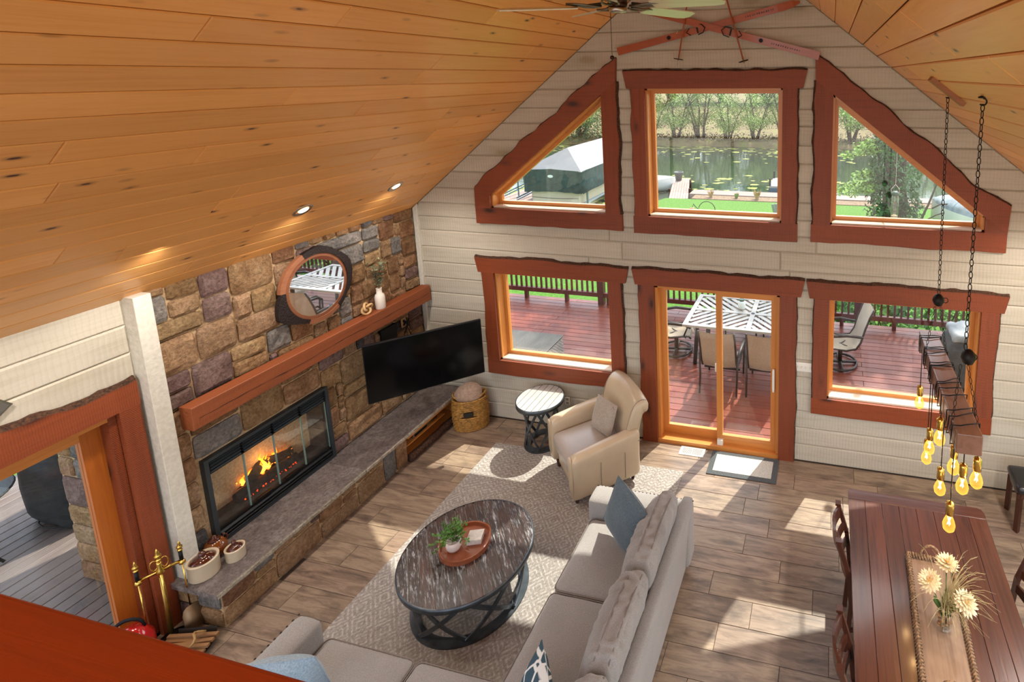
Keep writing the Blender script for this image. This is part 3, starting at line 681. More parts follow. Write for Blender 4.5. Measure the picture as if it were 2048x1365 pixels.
def seatc(x0, x1, y0, y1):
    c = S('seat_cushion', B().rbox(((x0+x1)/2, (y0+y1)/2, .385), (x1-x0, y1-y0, .19), .05, 12, seat_fn(x0*7, y0*3)))
    m = 10; pp = []
    r = .05; cs = [(x1-r, y1-r, 0), (x0+r, y1-r, 90), (x0+r, y0+r, 180), (x1-r, y0+r, 270)]
    for cx, cy, a0 in cs:
        for k in range(4): a = math.radians(a0+30*k); pp.append((cx+(r+.001)*math.cos(a)*.93, cy+(r+.001)*math.sin(a)*.93, .462))
    S('piping', B().tube(pp, .005, 6, True), PIPE, c)
seatc(-.82, -.10, -2.495, -1.76); seatc(-.82, -.10, -3.215, -2.505); seatc(-.80, -.1, -4.0, -3.225); seatc(-2.285, -1.505, -4.0, -3.18); seatc(-1.495, -.83, -4.0, -3.18)
def backc(y0, y1, seed, lean=.12, x=-.085):
    yc, hw = (y0+y1)/2, (y1-y0)/2
    def fn(q, p):
        th = 1-.25*max(0, p[2])**2; xx = q.x*th+lean*(q.z/.5); edge = max(0, abs(p[0])-.15)
        wr = .022*nz(q.y*24+seed, q.z*3+p[0]*1.3, seed)*(1 if p[2] > .2 else .3)
        if p[0] < 0: xx -= .05*(1-p[1]**2)*(1-p[2]**2)
        return (xx+wr*(1 if p[0] > 0 else -1)*edge, q.y, q.z+wr*(1.1 if p[2] > .5 else 0)+(.03*(1-p[1]**2) if p[2] > .5 else 0))
    c = S('back_cushion', B().rbox((x, yc, .70), (.25, 2*hw, .5), .085, 44, fn))
    for sx in (-.055, .055):
        pp = [(x+lean*.5+sx*.9, yc-hw+.075+(2*hw-.15)*i/12, .957+.03*(1-(2*i/12-1)**2)-abs(sx)*.08+.004*nz(i, seed)) for i in range(13)]
        pp = [(x+sx+lean*.0, yc-hw-.001, .62), (x+sx+lean*.3, yc-hw+.012, .85), (x+sx*.95+lean*.45, yc-hw+.035, .93)]+pp+[(x+sx*.95+lean*.45, yc+hw-.035, .93), (x+sx+lean*.3, yc+hw-.012, .85)]
        S('piping', B().tube(pp, .005, 6), PIPE, c)
backc(-2.56, -1.79, 3); backc(-3.275, -2.575, 8); backc(-3.95, -3.29, 14)
def foot(b, x, y): b.lathe([(.022, 0), (.03, .09)], (x, y, .012), 4)
fb = B()
for x, y in ((-.75, -1.57), (.05, -1.57), (-2.48, -3.25)): foot(fb, x, y)
S('feet', fb, M['black'], sm=False)
# ---- throw pillows
def pillow(name, label, mat, size, th, M4, wr=.012, seed=0, n=16):
    s = size/2
    def top(sg):
        def fn(u, v):
            a, b = 2*u-1, 2*v-1; e = (max(0, 1-a*a)*max(0, 1-b*b))**.42; pin = 1-.06*(1-abs(a))*abs(b)**3; pin2 = 1-.06*(1-abs(b))*abs(a)**3
            return M4 @ Vector((a*s*pin, sg*(th/2*e+wr*nz(a*2.3+seed, b*2.3, seed)*e), b*s*pin2))
        return fn
    b = B().grid(top(1), n, n); b2 = B().grid(top(-1), n, n); b.add(b2.v, [f[::-1] for f in b2.f])
    o = thing(name, label, 'pillow', tuple(M4 @ Vector((0, 0, -s))))
    c = obj('cover', b, mat, o, True, world=True)
    pts = [M4 @ Vector((a*s*(1-.06*(1-abs(a))*abs(b_)**3), 0, b_*s*(1-.06*(1-abs(b_))*abs(a)**3))) for a, b_ in [(-1+2*i/10, -1) for i in range(10)]+[(1, -1+2*i/10) for i in range(10)]+[(1-2*i/10, 1) for i in range(10)]+[(-1, 1-2*i/10) for i in range(10)]]
    obj('edge_seam', B().tube(pts, .004, 5, True), mat, o, True, world=True); return o
DEN = fabric('blue_chambray', '66737a', '48565f', 300., 5., .3); DEN2 = fabric('pale_denim', '9fb0bb', '74899a', 260., 6., .3); LINEN = fabric('natural_linen', 'b3a595', '93867a', 240., 9., .35)
pillow('throw_pillow', 'slate blue square pillow standing against the sofa back beside the far arm', DEN, .50, .17, T(-.36, -2.0, .755) @ Rz(-.52) @ Rx(-.16) @ Ry(.3), seed=2)
pillow('throw_pillow', 'pale denim blue pillow leaning in the near left sofa corner', DEN2, .48, .17, T(-2.13, -3.60, .67) @ Rz(.35) @ Rx(.3), seed=5)
def navy():
    m, t, p = newmat('navy_lattice'); cc = coords(t, (1,1,1)); vo = N(t, 'ShaderNodeTexVoronoi', i_Scale=9., i_Randomness=.35, feature='DISTANCE_TO_EDGE'); L(t, cc, vo.inputs[0])
    L(t, ramp(t, vo.outputs['Distance'], [(.05, 'dfe2e0'), (.08, '35505f')]), p.inputs['Base Color']); p.inputs['Roughness'].default_value = .9; return m
pillow('throw_pillow', 'navy pillow with white lattice pattern lying on the sofa corner seat', navy(), .46, .16, T(-.44, -3.40, .66) @ Rz(-.9) @ Rx(-.45), seed=9)

# ---- leather armchair (local: front -Y)
ac = thing('armchair', 'cream leather club armchair with rolled back beside the patio door', 'armchair', (-1.27, -.67, .012), math.radians(-45))
A = lambda nm, b, m=LEATHER, sm=True, par=ac, **k: obj(nm, b, m, par, sm, **k)
A('base', B().rbox((0, -.02, .22), (.62, .72, .26), .03, 5))
for s in (-1, 1):
    def af(q, p, s=s):
        top = max(0, p[2]); flare = .035*top*s
        return (q.x*(1+.12*top)+flare*.6, q.y, q.z+.03*top*(p[1])-.012*(p[1]*p[1])*top)
    a_ = A('arm', B().rbox((s*.37, -.04, .37), (.15, .80, .56), .065, 10, af))
    A('arm_front', B().rbox((s*.385, -.435, .40), (.10, .02, .40), .03, 5), LEATHER, True, a_)
    A('arm_seam', B().tube([(s*.452, -.40+.76*i/10, .545-.03*(1-i/10)+.012*math.sin(i)) for i in range(11)], .003, 5), PIPE, True, a_)
    for yy in (-.12, .16): A('side_seam', B().tube([(s*.449, yy, .15), (s*.452, yy, .35), (s*.462, yy, .47)], .0025, 5), PIPE, True, a_)
A('seat_cushion', B().rbox((0, -.09, .40), (.60, .68, .17), .05, 12, lambda q, p: (q.x, q.y, q.z+.025*(1-p[0]**2)*(1-p[1]**2)*(p[2] > 0)+.002*nz(q.x*12, q.y*12))), LSEAT)
prof = [(.20, .38), (.215, .55), (.25, .74), (.30, .90), (.355, .985), (.42, 1.01), (.48, .985), (.505, .93), (.485, .885), (.44, .87), (.41, .80), (.38, .62), (.35, .40), (.30, .34)]
def backg(u, v):
    m = len(prof); f = (v*m) % m; i = int(f); t = f-i; P0, P1, P2, P3 = [Vector(prof[(i+k) % m]) for k in (-1, 0, 1, 2)]
    q = .5*((2*P1)+(P2-P0)*t+(2*P0-5*P1+4*P2-P3)*t*t+(3*P1-P0-3*P2+P3)*t*t*t)
    a = 2*u-1; c = Vector((.345, .68)); e = min(1, (1-abs(a))/.06); sc = .90+.10*math.sqrt(max(0, 1-(1-e)**2)); q = c+(q-c)*sc
    dome = -.06*abs(a)**3*max(0, (q.y-.7)/.3); wv = .03*abs(a)**2
    return ((a*(.37+.035*max(0, min(1, (q.y-.45)/.3)))), q.x-wv*.3, q.y+dome)
bb = B().grid(backg, 26, 42); k0 = len(bb.v)
mm = 43; bb.f.append(tuple(range(mm-1))); bb.f.append(tuple(26*mm+j for j in range(mm-1))[::-1]); bk = A('back', bb)
for s in (0.0, 1.0): A('back_seam', B().tube([tuple(Vector(backg(abs(s-.045), j/28))*1.0) for j in range(0, 13)], .004, 5), PIPE, True, bk)
for x, y in ((-.33, -.36), (.33, -.36), (-.33, .30), (.33, .30)): A('leg', B().lathe([(.02, 0), (.034, .10)], (x, y, 0), 4), DARKZ, False)
lp = pillow('throw_pillow', 'small natural linen pillow with stitched edges on the leather armchair', LINEN, .36, .13, T(-1.19, -.62, .70) @ Rz(-.50) @ Rx(-.35), seed=12)
stt = B()
Mp = T(-1.19, -.62, .70) @ Rz(-.50) @ Rx(-.35)
for k in range(22):
    a = -.15+.3*k/21; stt.bar(Mp @ Vector((a, -.018, .150)), Mp @ Vector((a+.006, -.026, .136)), .004, .004)
    stt.bar(Mp @ Vector((.150, -.018, a)), Mp @ Vector((.136, -.026, a+.006)), .004, .004)
obj('stitching', stt, M['black'], lp, world=True, kind='stuff')

# ---- round tables with drum bases
def drum_table(name, label, loc, r, h, rb, nb_, nx, mtop, mgap, ang, th=.045, bar=.035):
    t = thing(name, label, 'table', loc, ang); Rr = r-.012; ang = 0
    obj('top_core', B().lathe([(0, h-th), (Rr, h-th), (Rr, h-.012), (0, h-.012)], n=48), mgap, t)
    u = Vector((math.cos(ang), math.sin(ang), 0)); v = Vector((-math.sin(ang), math.cos(ang), 0)); w_ = 2*Rr/nb_
    for i in range(nb_):
        a, c = -Rr+i*w_+.0035, -Rr+(i+1)*w_-.0035; poly = []
        for k in range(7): q = a+(c-a)*k/6; poly.append((q, -math.sqrt(max(0, Rr*Rr-q*q))))
        for k in range(7): q = c+(a-c)*k/6; poly.append((q, math.sqrt(max(0, Rr*Rr-q*q))))
        P = [poly[0]]
        for q in poly[1:]:
            if (Vector(q)-Vector(P[-1])).length > .006: P.append(q)
        if (Vector(P[0])-Vector(P[-1])).length < .006: P.pop()
        obj('plank', B().prism([u*p[0]+v*p[1]+Vector((0,0,h-.013)) for p in P], (0, 0, .013)), mtop, t)
    rim = B(); n = 56
    for i in range(n):
        a, c = 2*pi*i/n, 2*pi*(i+1)/n; q = lambda an, rr, z: (rr*math.cos(an), rr*math.sin(an), z)
        rim.add([q(a, Rr, h+.002), q(c, Rr, h+.002), q(c, r, h-.002), q(a, r, h-.002), q(a, r, h-th), q(c, r, h-th), q(a, Rr-.03, h-th), q(c, Rr-.03, h-th)], [(0,1,2,3), (3,2,5,4), (4,5,7,6)])
    obj('rim', rim, M['tmetal'], t, True)
    ring = lambda z0, z1, r0, r1: B().lathe([(r0, z0), (r1, z0), (r1, z1), (r0, z1), (r0, z0)], n=48)
    obj('base_ring', ring(0, .02, rb-.075, rb+.01), M['tmetal'], t); obj('upper_ring', ring(h-th-.02, h-th, rb-.05, rb+.01), M['tmetal'], t)
    for i in range(nx):
        a0 = ang+2*pi*i/nx; a1 = ang+2*pi*(i+1)/nx
        for s in (0, 1):
            p, q = (a0, a1) if s == 0 else (a1, a0); pts = []
            for k in range(7): f = k/6; an = p+(q-p)*f; pts.append(((rb-.01-.012*s)*math.cos(an), (rb-.01-.012*s)*math.sin(an), .032+(h-th-.064)*f))
            bb = B()
            for k in range(6): bb.bar(pts[k], Vector(pts[k+1])+(Vector(pts[k+1])-Vector(pts[k]))*.05, bar, .012, Vector((math.cos((p+q)/2), math.sin((p+q)/2), 0)))
            obj('cross_brace', bb, M['tmetal'], t)
    return t
M['tmetal'] = plain('zinc_metal', '5d646a', .4, .75, nscale=12., namt=.15)
def worn_top():
    m, t, p = newmat('worn_dark_planks'); cc = coords(t, (30, 2.5, 1), 9.)
    n1 = N(t, 'ShaderNodeTexNoise', i_Scale=1., i_Detail=8., i_Roughness=.7, i_Distortion=.6); L(t, cc, n1.inputs[0]); n2 = N(t, 'ShaderNodeTexNoise', i_Scale=2.2, i_Detail=3.); L(t, coords(t, rnd=4.), n2.inputs[0])
    n3 = N(t, 'ShaderNodeTexNoise', i_Scale=1., i_Detail=9., i_Roughness=.8); L(t, coords(t, (60, 7, 1), 5.), n3.inputs[0])
    c = ramp(t, n1.outputs[0], [(.3, '1c1716'), (.5, '332825'), (.7, '4c352c')]); c = mix(t, ramp(t, n2.outputs[0], [(.5, (0,0,0,1)), (.68, (.6,.6,.6,1))]), c, lin('55321f'))
    wf = mix(t, 1., ramp(t, n3.outputs[0], [(.52, (0,0,0,1)), (.6, (1,1,1,1))]), ramp(t, n2.outputs[0], [(.4, (.9,.9,.9,1)), (.62, (.15,.15,.15,1))]), 'MULTIPLY'); c = mix(t, wf, c, lin('b9bcc0'))
    L(t, vary(t, c, .2), p.inputs['Base Color']); p.inputs['Roughness'].default_value = .33; bump(t, p, n1.outputs[0], .3, .01); return m
gapw = plain('pale_gap', 'c2c0b8', .9, nscale=25., namt=.25)
drum_table('coffee_table', 'round coffee table with worn dark planks and crossed metal base', (-1.755, -2.30, .012), .56, .455, .48, 13, 7, worn_top(), gapw, pi/4)
drum_table('side_table', 'small round side table with pale grey planks and crossed metal legs', (-2.18, -.34, .012), .295, .61, .22, 7, 5, wood('pale_plank', 'b9b6b0', '9a9792', 'x', rough=.4, var=.05), plain('grey_gap', '8f8c88', .9), 0., .05, .03)
# ---- tray with plant and boxes
tr = thing('serving_tray', 'round reddish wooden tray with cut-out handles on the coffee table', 'tray', (-1.80, -2.27, .468))
TRW = wood('tray_wood', '965336', '784022', 'x', rough=.32, var=0, coat=.3)
obj('tray_base', B().lathe([(0, 0), (.205, 0), (.21, .012), (0, .012)], n=40), TRW, tr)
rmb = B(); n = 60
for i in range(n):
    for rr0, rr1 in ((.203, .216),):
        a, c = 2*pi*i/n, 2*pi*(i+1)/n
        hh = lambda an: .042+.028*max(0, math.cos(2*(an-math.radians(35))))**2
        hole = max(0, math.cos(2*(((a+c)/2)-math.radians(35)))) > .93
        q = lambda an, r_, z: (r_*math.cos(an), r_*math.sin(an), z)
        segs = [(.0, hh)] if not hole else [(.0, lambda an: .026), (.05, hh)]
        for z0, zf in segs: rmb.add([q(a, rr0, z0), q(c, rr0, z0), q(c, rr1, z0), q(a, rr1, z0), q(a, rr0, zf(a)), q(c, rr0, zf(c)), q(c, rr1, zf(c)), q(a, rr1, zf(a))], [(0,1,5,4), (2,3,7,6), (4,5,6,7), (3,2,1,0), (0,4,7,3), (1,2,6,5)])
obj('rim', rmb, TRW, tr)
def leafs(b, base, tip, wd, up=(0,0,1), curl=.0):
    base, tip = Vector(base), Vector(tip); d = tip-base; s = d.cross(Vector(up)); s = s.normalized()*wd if s.length > 1e-6 else Vector((wd, 0, 0)); k = Vector(up)*curl
    b.add([base, base+d*.35+s+k, base+d*.7+s*.8+k, tip, base+d*.7-s*.8+k, base+d*.35-s+k], [(0, 1, 2, 3), (0, 3, 4, 5)])
pl = thing('potted_plant', 'small leafy green plant in a pale pot on the round tray', 'plant', (-1.86, -2.34, .48))
obj('pot', B().lathe([(0, 0), (.045, 0), (.062, .03), (.066, .06), (.058, .09), (.05, .09), (.05, .075), (0, .075)], n=24), plain('pale_pot', 'd8c8c0', .45), pl, True)
LEAF = plain('boxwood_leaf', '6f9a4a', .5, nscale=9., namt=.35, rnd=.1)
stems = B(); lv = B()
for k in range(26):
    a = R_.uniform(0, 2*pi); el = R_.uniform(.15, 1.45); Ls = R_.uniform(.10, .19)*(1.1 if el > 1 else 1); d = Vector((math.cos(a)*math.cos(el), math.sin(a)*math.cos(el), math.sin(el))); p0 = Vector((0, 0, .075)); pts = [p0+d*Ls*i/5+Vector((0, 0, .02*math.sin(i/5*pi))) for i in range(6)]
    stems.tube(pts, .0018, 4)
    for i in range(2, 6):
        for s in range(3):
            e = Vector((R_.uniform(-1, 1), R_.uniform(-1, 1), R_.uniform(-.3, 1))).normalized(); leafs(lv, pts[i], pts[i]+(d*.5+e).normalized()*R_.uniform(.028, .042), .009, e.cross(d)+Vector((0, 0, .4)), .003)
obj('stems', stems, plain('stem', '5a6a30', .7), pl); obj('leaves', lv, LEAF, pl, kind='stuff')
bx_ = thing('coaster_box', 'small stacked whitewashed box on the round tray', 'box', (-1.735, -2.215, .48), .35)
obj('lower_half', bev(obj('lower_half', B().box(-.06, .06, -.055, .055, 0, .03), plain('whitewash', 'cfc6bc', .6, nscale=30., namt=.1), bx_), .003).data and B().box(-.001, .001, -.001, .001, .001, .002), M['white'], bx_) if False else bev(obj('lower_half', B().box(-.062, .062, -.057, .057, 0, .03), plain('whitewash', 'cfc6bc', .6, nscale=30., namt=.1), bx_), .003)
bev(obj('lid', B().box(-.064, .064, -.059, .059, .033, .05), plain('whitewash_lid', 'd6cec4', .55, nscale=30., namt=.1), bx_), .003)

# ---- basket with blanket
bk_ = thing('wicker_basket', 'tall oval woven basket on the floor at the end of the hearth', 'basket', (-3.29, -.235, 0), .45)
WK = plain('wicker', 'b8873f', .65, nscale=35., namt=.3, bmp=.5, rnd=.05)
for k in range(19):
    z = .012+k*.0225; a, c = .205+.015*math.sin(k/18*pi), .135+.012*math.sin(k/18*pi); pts = []
    for i in range(44):
        an = 2*pi*i/44; w_ = 1+.022*(1 if (i+k) % 2 else -1)
        if 9 <= k <= 12 and math.cos(an+pi/2) > .90: w_ = .80
        pts.append((a*w_*math.cos(an), c*w_*math.sin(an), z))
    obj('woven_row', B().tube(pts, .0125, 6, True), WK, bk_, True)
obj('liner', B().lathe([(0, .01), (.118, .01), (.125, .42)], n=30, M=Matrix.Diagonal((1.55, 1, 1))), plain('basket_inside', '6a4a24', .9), bk_)
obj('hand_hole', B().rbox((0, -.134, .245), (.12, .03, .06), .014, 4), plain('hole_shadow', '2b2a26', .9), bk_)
for s in (-1, 1): obj('rim_handle', B().tube([(s*(.12+.085*math.sin(i/8*pi)), .02-.04*math.cos(i/8*pi)*2, .43+.05*math.sin(i/8*pi)) for i in range(9)], .011, 6), WK, bk_, True)
bl_ = B().ball((0, 0, .0), (.175, .115, .15), 34, 22); bl_.v = [tuple(Vector(p)*(1+.10*nz(p[0]*9, p[1]*9, p[2]*9)+.07*nz(p[0]*24, p[1]*19, p[2]*24))+Vector((0, 0, .46+.25*max(0, p[1])))) for p in bl_.v]
o_ = obj('throw_blanket', bl_, fabric('plush_blanket', 'c2a692', 'a3866f', 120., 8., .4), None, True); o_.location = (-3.29, -.235, .0); o_.rotation_euler = (0, 0, .45); tag(o_, 'crumpled beige plush blanket stuffed into the wicker basket', 'blanket')

# ---- television on arm
tvd = (Vector((-2.89, -.41, 0))-Vector((-3.77, -1.28, 0))); tvang = math.atan2(tvd.y, tvd.x)
tv = thing('television', 'large flat black television angled across the chimney corner', 'television', (-3.33, -.845, .93), tvang)
bev(obj('bezel', B().box(-.62, .62, -.012, .03, 0, .71), M['black'], tv), .006); obj('screen', B().box(-.611, .611, -.0145, -.0125, .012, .70), plain('screen_glass', '050506', .12, spec=.35), tv)
obj('back_housing', B().rbox((0, .045, .32), (.8, .06, .45), .02, 4), M['black'], tv); obj('mount_plate', B().box(-.22, .12, .06, .08, .28, .44), M['black'], tv); obj('mount_arm', B().bar((-3.36, -.80, 1.30), (-3.80, -.45, 1.30), .05, .06).bar((-3.80, -.45, 1.30), (-4.06, -.62, 1.30), .05, .06).box(-4.10, -4.055, -.74, -.50, 1.16, 1.52), M['black'], tv, world=True)
obj('logo_mark', B().box(-.03, .03, -.016, -.0145, .002, .009), M['chrome'], tv)
cb = thing('cable_bundle', 'tangle of dark cables hanging from the chimney outlet above the television', 'cable', (-4.03, -.36, 1.3))
for k in range(4): obj('cable', B().tube([(-4.05+.035*math.sin(i*.9+k), -.385+.05*nz(i*.5, k*3.)+.028*k, 1.49-.055*i) for i in range(8)], .005, 5), M['black'], cb, True, world=True)
obj('plug', B().rbox((-4.045, -.375, 1.47), (.04, .035, .035), .008, 3), M['black'], cb, True, world=True)
ou = thing('wall_outlet', 'brown outlet plate on the stone under the mantel', 'outlet', (-4.055, -.385, 1.41)); obj('plate', B().rbox((0, 0, .06), (.012, .075, .12), .005, 3), plain('tan_plate', 'b08a5a', .5), ou); obj('socket', B().box(.006, .008, -.017, .017, .07, .1).box(.006, .008, -.017, .017, .02, .05), M['black'], ou)

# ---- mirror
mi = thing('round_mirror', 'round mirror set in a live-edge wood slice above the mantel', 'mirror', (-4.06, -1.45, 2.02))
cy_, cz_ = -1.475, 2.42; Vm = []; n = 90
def outr(an):
    base = .395+.012*nz(math.cos(an)*2, math.sin(an)*2, 3)
    for c0, wd, am in ((math.radians(205), .50, .095), (math.radians(20), .9, .04), (math.radians(80), .55, .03)):
        d = abs((an-c0+pi) % (2*pi)-pi); base += am*max(0, 1-d/wd)
    return base+.012*nz(an*9, 5.)
def ringpart(r0f, r1f, x0, x1, sel):
    b = B()
    for i in range(n):
        a, c = 2*pi*i/n, 2*pi*(i+1)/n
        if not sel((a+c)/2): continue
        q = lambda an, r_, x: (x, cy_+r_*math.cos(an), cz_+r_*math.sin(an))
        b.add([q(a, r0f(a), x0), q(c, r0f(c), x0), q(c, r1f(c), x0), q(a, r1f(a), x0), q(a, r0f(a), x1), q(c, r0f(c), x1), q(c, r1f(c), x1-.008), q(a, r1f(a), x1-.008)], [(4,5,6,7), (3,2,6,7)[::-1], (0,1,5,4), (0,4,7,3), (1,2,6,5)])
    return b
burl = lambda an: (math.radians(170) < an < math.radians(250)) or an < math.radians(110) or an > math.radians(305)
obj('wood_slice', ringpart(lambda a: .0 if False else .315, lambda a: .37, -4.07, -4.02, lambda a: True), wood('slice_wood', '8f5a3c', '6f3f28', 'y', rough=.45, var=0), mi, world=True)
BRK = plain('burl_bark', '20110f', .6, nscale=70., namt=.7, bmp=1.2)
for sel in (lambda a: math.radians(170) < a < math.radians(250), lambda a: a < math.radians(110) or a > math.radians(305)): obj('bark_rim', ringpart(lambda a: .35, outr, -4.068, -4.012, sel), BRK, mi, world=True, label='dark bumpy burl bark')
RMW = wood('rim_wood', 'a06a4a', '85513a', 'y', rough=.4, var=0)
for sel in (lambda a: math.radians(110) <= a <= math.radians(170), lambda a: math.radians(250) <= a <= math.radians(305)): obj('smooth_rim', ringpart(lambda a: .352, lambda a: .40, -4.068, -4.017, sel), RMW, mi, world=True)
mg = plain('mirror_silver', 'f2f2f2', .0, 1.); obj('mirror_glass', B().lathe([(0, 0), (.325, 0), (.325, .006), (0, .006)], (-4.03, cy_, cz_), 56, Ry(pi/2)), mg, mi, world=True)
# ---- vase and knot on the mantel
va = thing('white_vase', 'white bottle vase with olive sprigs on the mantel', 'vase', (-3.975, -.775, 1.852))
obj('bottle', B().lathe([(0, 0), (.05, 0), (.056, .01), (.056, .15), (.046, .18), (.031, .195), (.03, .25), (.033, .258), (.025, .258), (.025, .2), (0, .19)], n=26), plain('white_ceramic', 'e9dfd3', .2, coat=.3), va, True)
st = B(); ol = B()
for k in range(9):
    a = 2*pi*k/9+R_.uniform(-.3, .3); sp_ = R_.uniform(.04, .16); h = R_.uniform(.18, .40); pts = [Vector((.02*i/7+sp_*math.cos(a)*(i/7)**1.3*.35, sp_*math.sin(a)*(i/7)**1.3, .20+.06*i/7+h*i/7)) for i in range(8)]; st.tube(pts, .002, 4)
    for i in range(2, 8):
        for s in (-1, 1, 1.7): e = Vector((R_.uniform(-.5, 1), R_.uniform(-1, 1), R_.uniform(.1, .9))).normalized(); leafs(ol, pts[i], pts[i]+e*R_.uniform(.04, .065), .0065, (R_.uniform(-1, 1), R_.uniform(-1, 1), .3))
obj('sprigs', st, plain('olive_stem', '6a5540', .8), va); obj('olive_leaves', ol, plain('olive_leaf', '7c8668', .55, nscale=6., namt=.5), va, kind='stuff')
kn = thing('wooden_knot', 'small pale wooden knot ornament beside the white vase on the mantel', 'ornament', (-3.985, -.955, 1.852))
kp = []
for i in range(72):
    t = 2*pi*i/72; r_ = .046+.02*math.cos(3*t); kp.append((.022*math.sin(3*t)+.0, r_*math.cos(2*t), .078+r_*math.sin(2*t)))
obj('knot_loop', B().tube(kp, .0135, 9, True).xf(T(0, 0, -.0)), plain('pale_wood', 'd3ac76', .45), kn, True)
# ---- crocks on the hearth
CRK = plain('stoneware', 'd5c2a4', .4, nscale=6., namt=.06, coat=.2); BRN = plain('brown_glaze', '4a1e0e', .12, coat=.6)
def crock(label, loc, r, h, text=False):
    c = thing('stoneware_crock', label, 'crock', loc)
    obj('body', B().lathe([(0, 0), (r*.95, 0), (r, .01), (r, h-.012), (r*1.03, h-.008), (r*1.03, h), (r*.86, h), (r*.84, h-.02), (0, h-.02)], n=36), CRK, c, True)
    l_ = obj('lid', B().lathe([(r*.82, h-.02), (r*.8, h-.002), (r*.45, h+.018), (r*.22, h+.022), (r*.2, h+.03)], n=30), BRN, c, True); obj('knob', B().lathe([(r*.2, h+.028), (r*.26, h+.045), (r*.18, h+.06), (0, h+.064)], n=18), BRN, l_, True)
    if text:
        b = B()
        for k in range(4):
            for q in range(5-k % 2): an = math.radians(205+q*9); an2 = an+.09; b.add([(r*1.004*math.cos(an), r*1.004*math.sin(an), h*.62-k*.017), (r*1.004*math.cos(an2), r*1.004*math.sin(an2), h*.62-k*.017), (r*1.004*math.cos(an2), r*1.004*math.sin(an2), h*.62-k*.017+.007), (r*1.004*math.cos(an), r*1.004*math.sin(an), h*.62-k*.017+.007)], [(0,1,2,3)])
        obj('printed_lines', b, plain('faded_print', '6a5a4a', .7), c)
    return c
crock('larger cream stoneware crock with brown lid at the near end of the hearth', (-3.875, -2.925, .395), .105, .155)
crock('smaller tan stoneware crock with brown lid on the hearth', (-3.78, -2.745, .395), .07, .11, True)
jg = thing('brown_jug', 'glossy brown lidded pot on the hearth behind the two crocks', 'pot', (-3.985, -2.76, .395)); obj('body', B().lathe([(0, 0), (.06, 0), (.085, .04), (.088, .09), (.06, .14), (.03, .155)], n=28), plain('amber_glaze', '7a4218', .12, coat=.6), jg, True); obj('lid', B().lathe([(.045, .15), (.04, .165), (.015, .172), (.018, .19), (0, .195)], n=20), BRN, jg, True); obj('handle', B().tube([(.0, .07+.03*math.sin(i/6*pi), .06+.09*i/6) for i in range(7)], .008, 6), BRN, jg, True)

# ---- fireplace tools
ft = thing('fireplace_tools', 'brass fireplace tool set with stand at the near end of the hearth', 'tool set', (-3.94, -3.165, 0)); ft.scale = (1, 1, 1.1)
F_ = lambda nm, b, m=M['brass'], par=ft, **k: obj(nm, b, m, par, True, **k)
TA = math.radians(62); tu = Vector((math.cos(TA), math.sin(TA), 0))
F_('base', B().lathe([(0, 0), (.095, 0), (.1, .012), (.03, .02), (0, .02)], n=28), M['iron']); F_('post', B().tube([(0, 0, .02), (0, 0, .66)], .009, 10))
fin = lambda x, y, z, s: B().lathe([(.006*s, 0), (.018*s, .006*s), (.018*s, .016*s), (.009*s, .022*s), (.021*s, .034*s), (.021*s, .046*s), (.01*s, .058*s), (.013*s, .066*s), (.004*s, .088*s), (0, .096*s)], (x, y, z), 16)
F_('finial', fin(0, 0, .68, 1.1)); F_('crossbar', B().bar(tuple(-tu*.12+Vector((0, 0, .60))), tuple(tu*.12+Vector((0, 0, .60))), .012, .02)); F_('hub', B().lathe([(.012, .57), (.026, .585), (.026, .61), (.014, .63), (.02, .66), (.012, .68)], n=16))
for s in (-1, 1): F_('ring_handle', B().tube([tuple(tu*s*.03+tu*.022*math.cos(2*pi*i/14)+Vector((0, 0, .66+.04*math.sin(2*pi*i/14)))) for i in range(14)], .0045, 6, True))
for s, nm in ((-1, 'poker'), (1, 'shovel')):
    q = tu*.125*s; o_ = F_(nm, B().tube([tuple(q+Vector((0, 0, .20 if s > 0 else .05))), tuple(q+Vector((0, 0, .58)))], .0055, 8)); F_('grip', B().cyl(tuple(q+Vector((0, 0, .60))), tuple(q+Vector((0, 0, .68))), .013), M['black'], o_); F_('finial', fin(q.x, q.y, .68, .9), M['brass'], o_); F_('collar', B().lathe([(.02, .575), (.022, .585), (.018, .6), (.012, .605)], (q.x, q.y, 0), 14), M['brass'], o_)
    if s > 0:
        sh = [(.0, .20), (.03, .20), (.052, .185), (.065, .15), (.062, .10), (.075, .02), (-.075, .02), (-.062, .10), (-.065, .15), (-.052, .185), (-.03, .20)]; dirv = Vector((math.cos(TA-1.35), math.sin(TA-1.35), 0)); pr = Vector((-dirv.y, dirv.x, 0))
        F_('scoop', B().prism([tuple(q+pr*a+dirv*(.06-.25*b)+Vector((0, 0, b+.01))) for a, b in sh], tuple(dirv*.006)), plain('bronze_scoop', '8a6f52', .45, .6), o_)
F_('tongs', B().bar((.01, -.01, .03), (0, 0, .55), .03, .006, (1, 0, 0)).bar((-.03, .0, .03), (0, 0, .5), .026, .006, (1, 0, 0)), plain('aged_brass', 'b08f4a', .35, .9))
rc = thing('red_canister', 'glossy red rounded canister with black and silver parts by the side door', 'canister', (-3.94, -3.405, 0)); rc.scale = (1.15, 1.15, 2.1); obj('body', B().lathe([(0, 0), (.09, 0), (.115, .05), (.11, .13), (.06, .175), (0, .185)], n=28), plain('red_enamel', 'b01818', .12, coat=.6), rc, True); obj('spout', B().tube([(-.06, -.05, .12), (-.1, -.1, .2), (-.1, -.14, .26)], [.05, .03, .02], 12), M['chrome'], rc, True); obj('handle', B().tube([(-.02+.06*math.cos(i/8*pi), .06*math.cos(i/8*pi), .165+.05*math.sin(i/8*pi)) for i in range(9)], .008, 7), M['black'], rc, True)
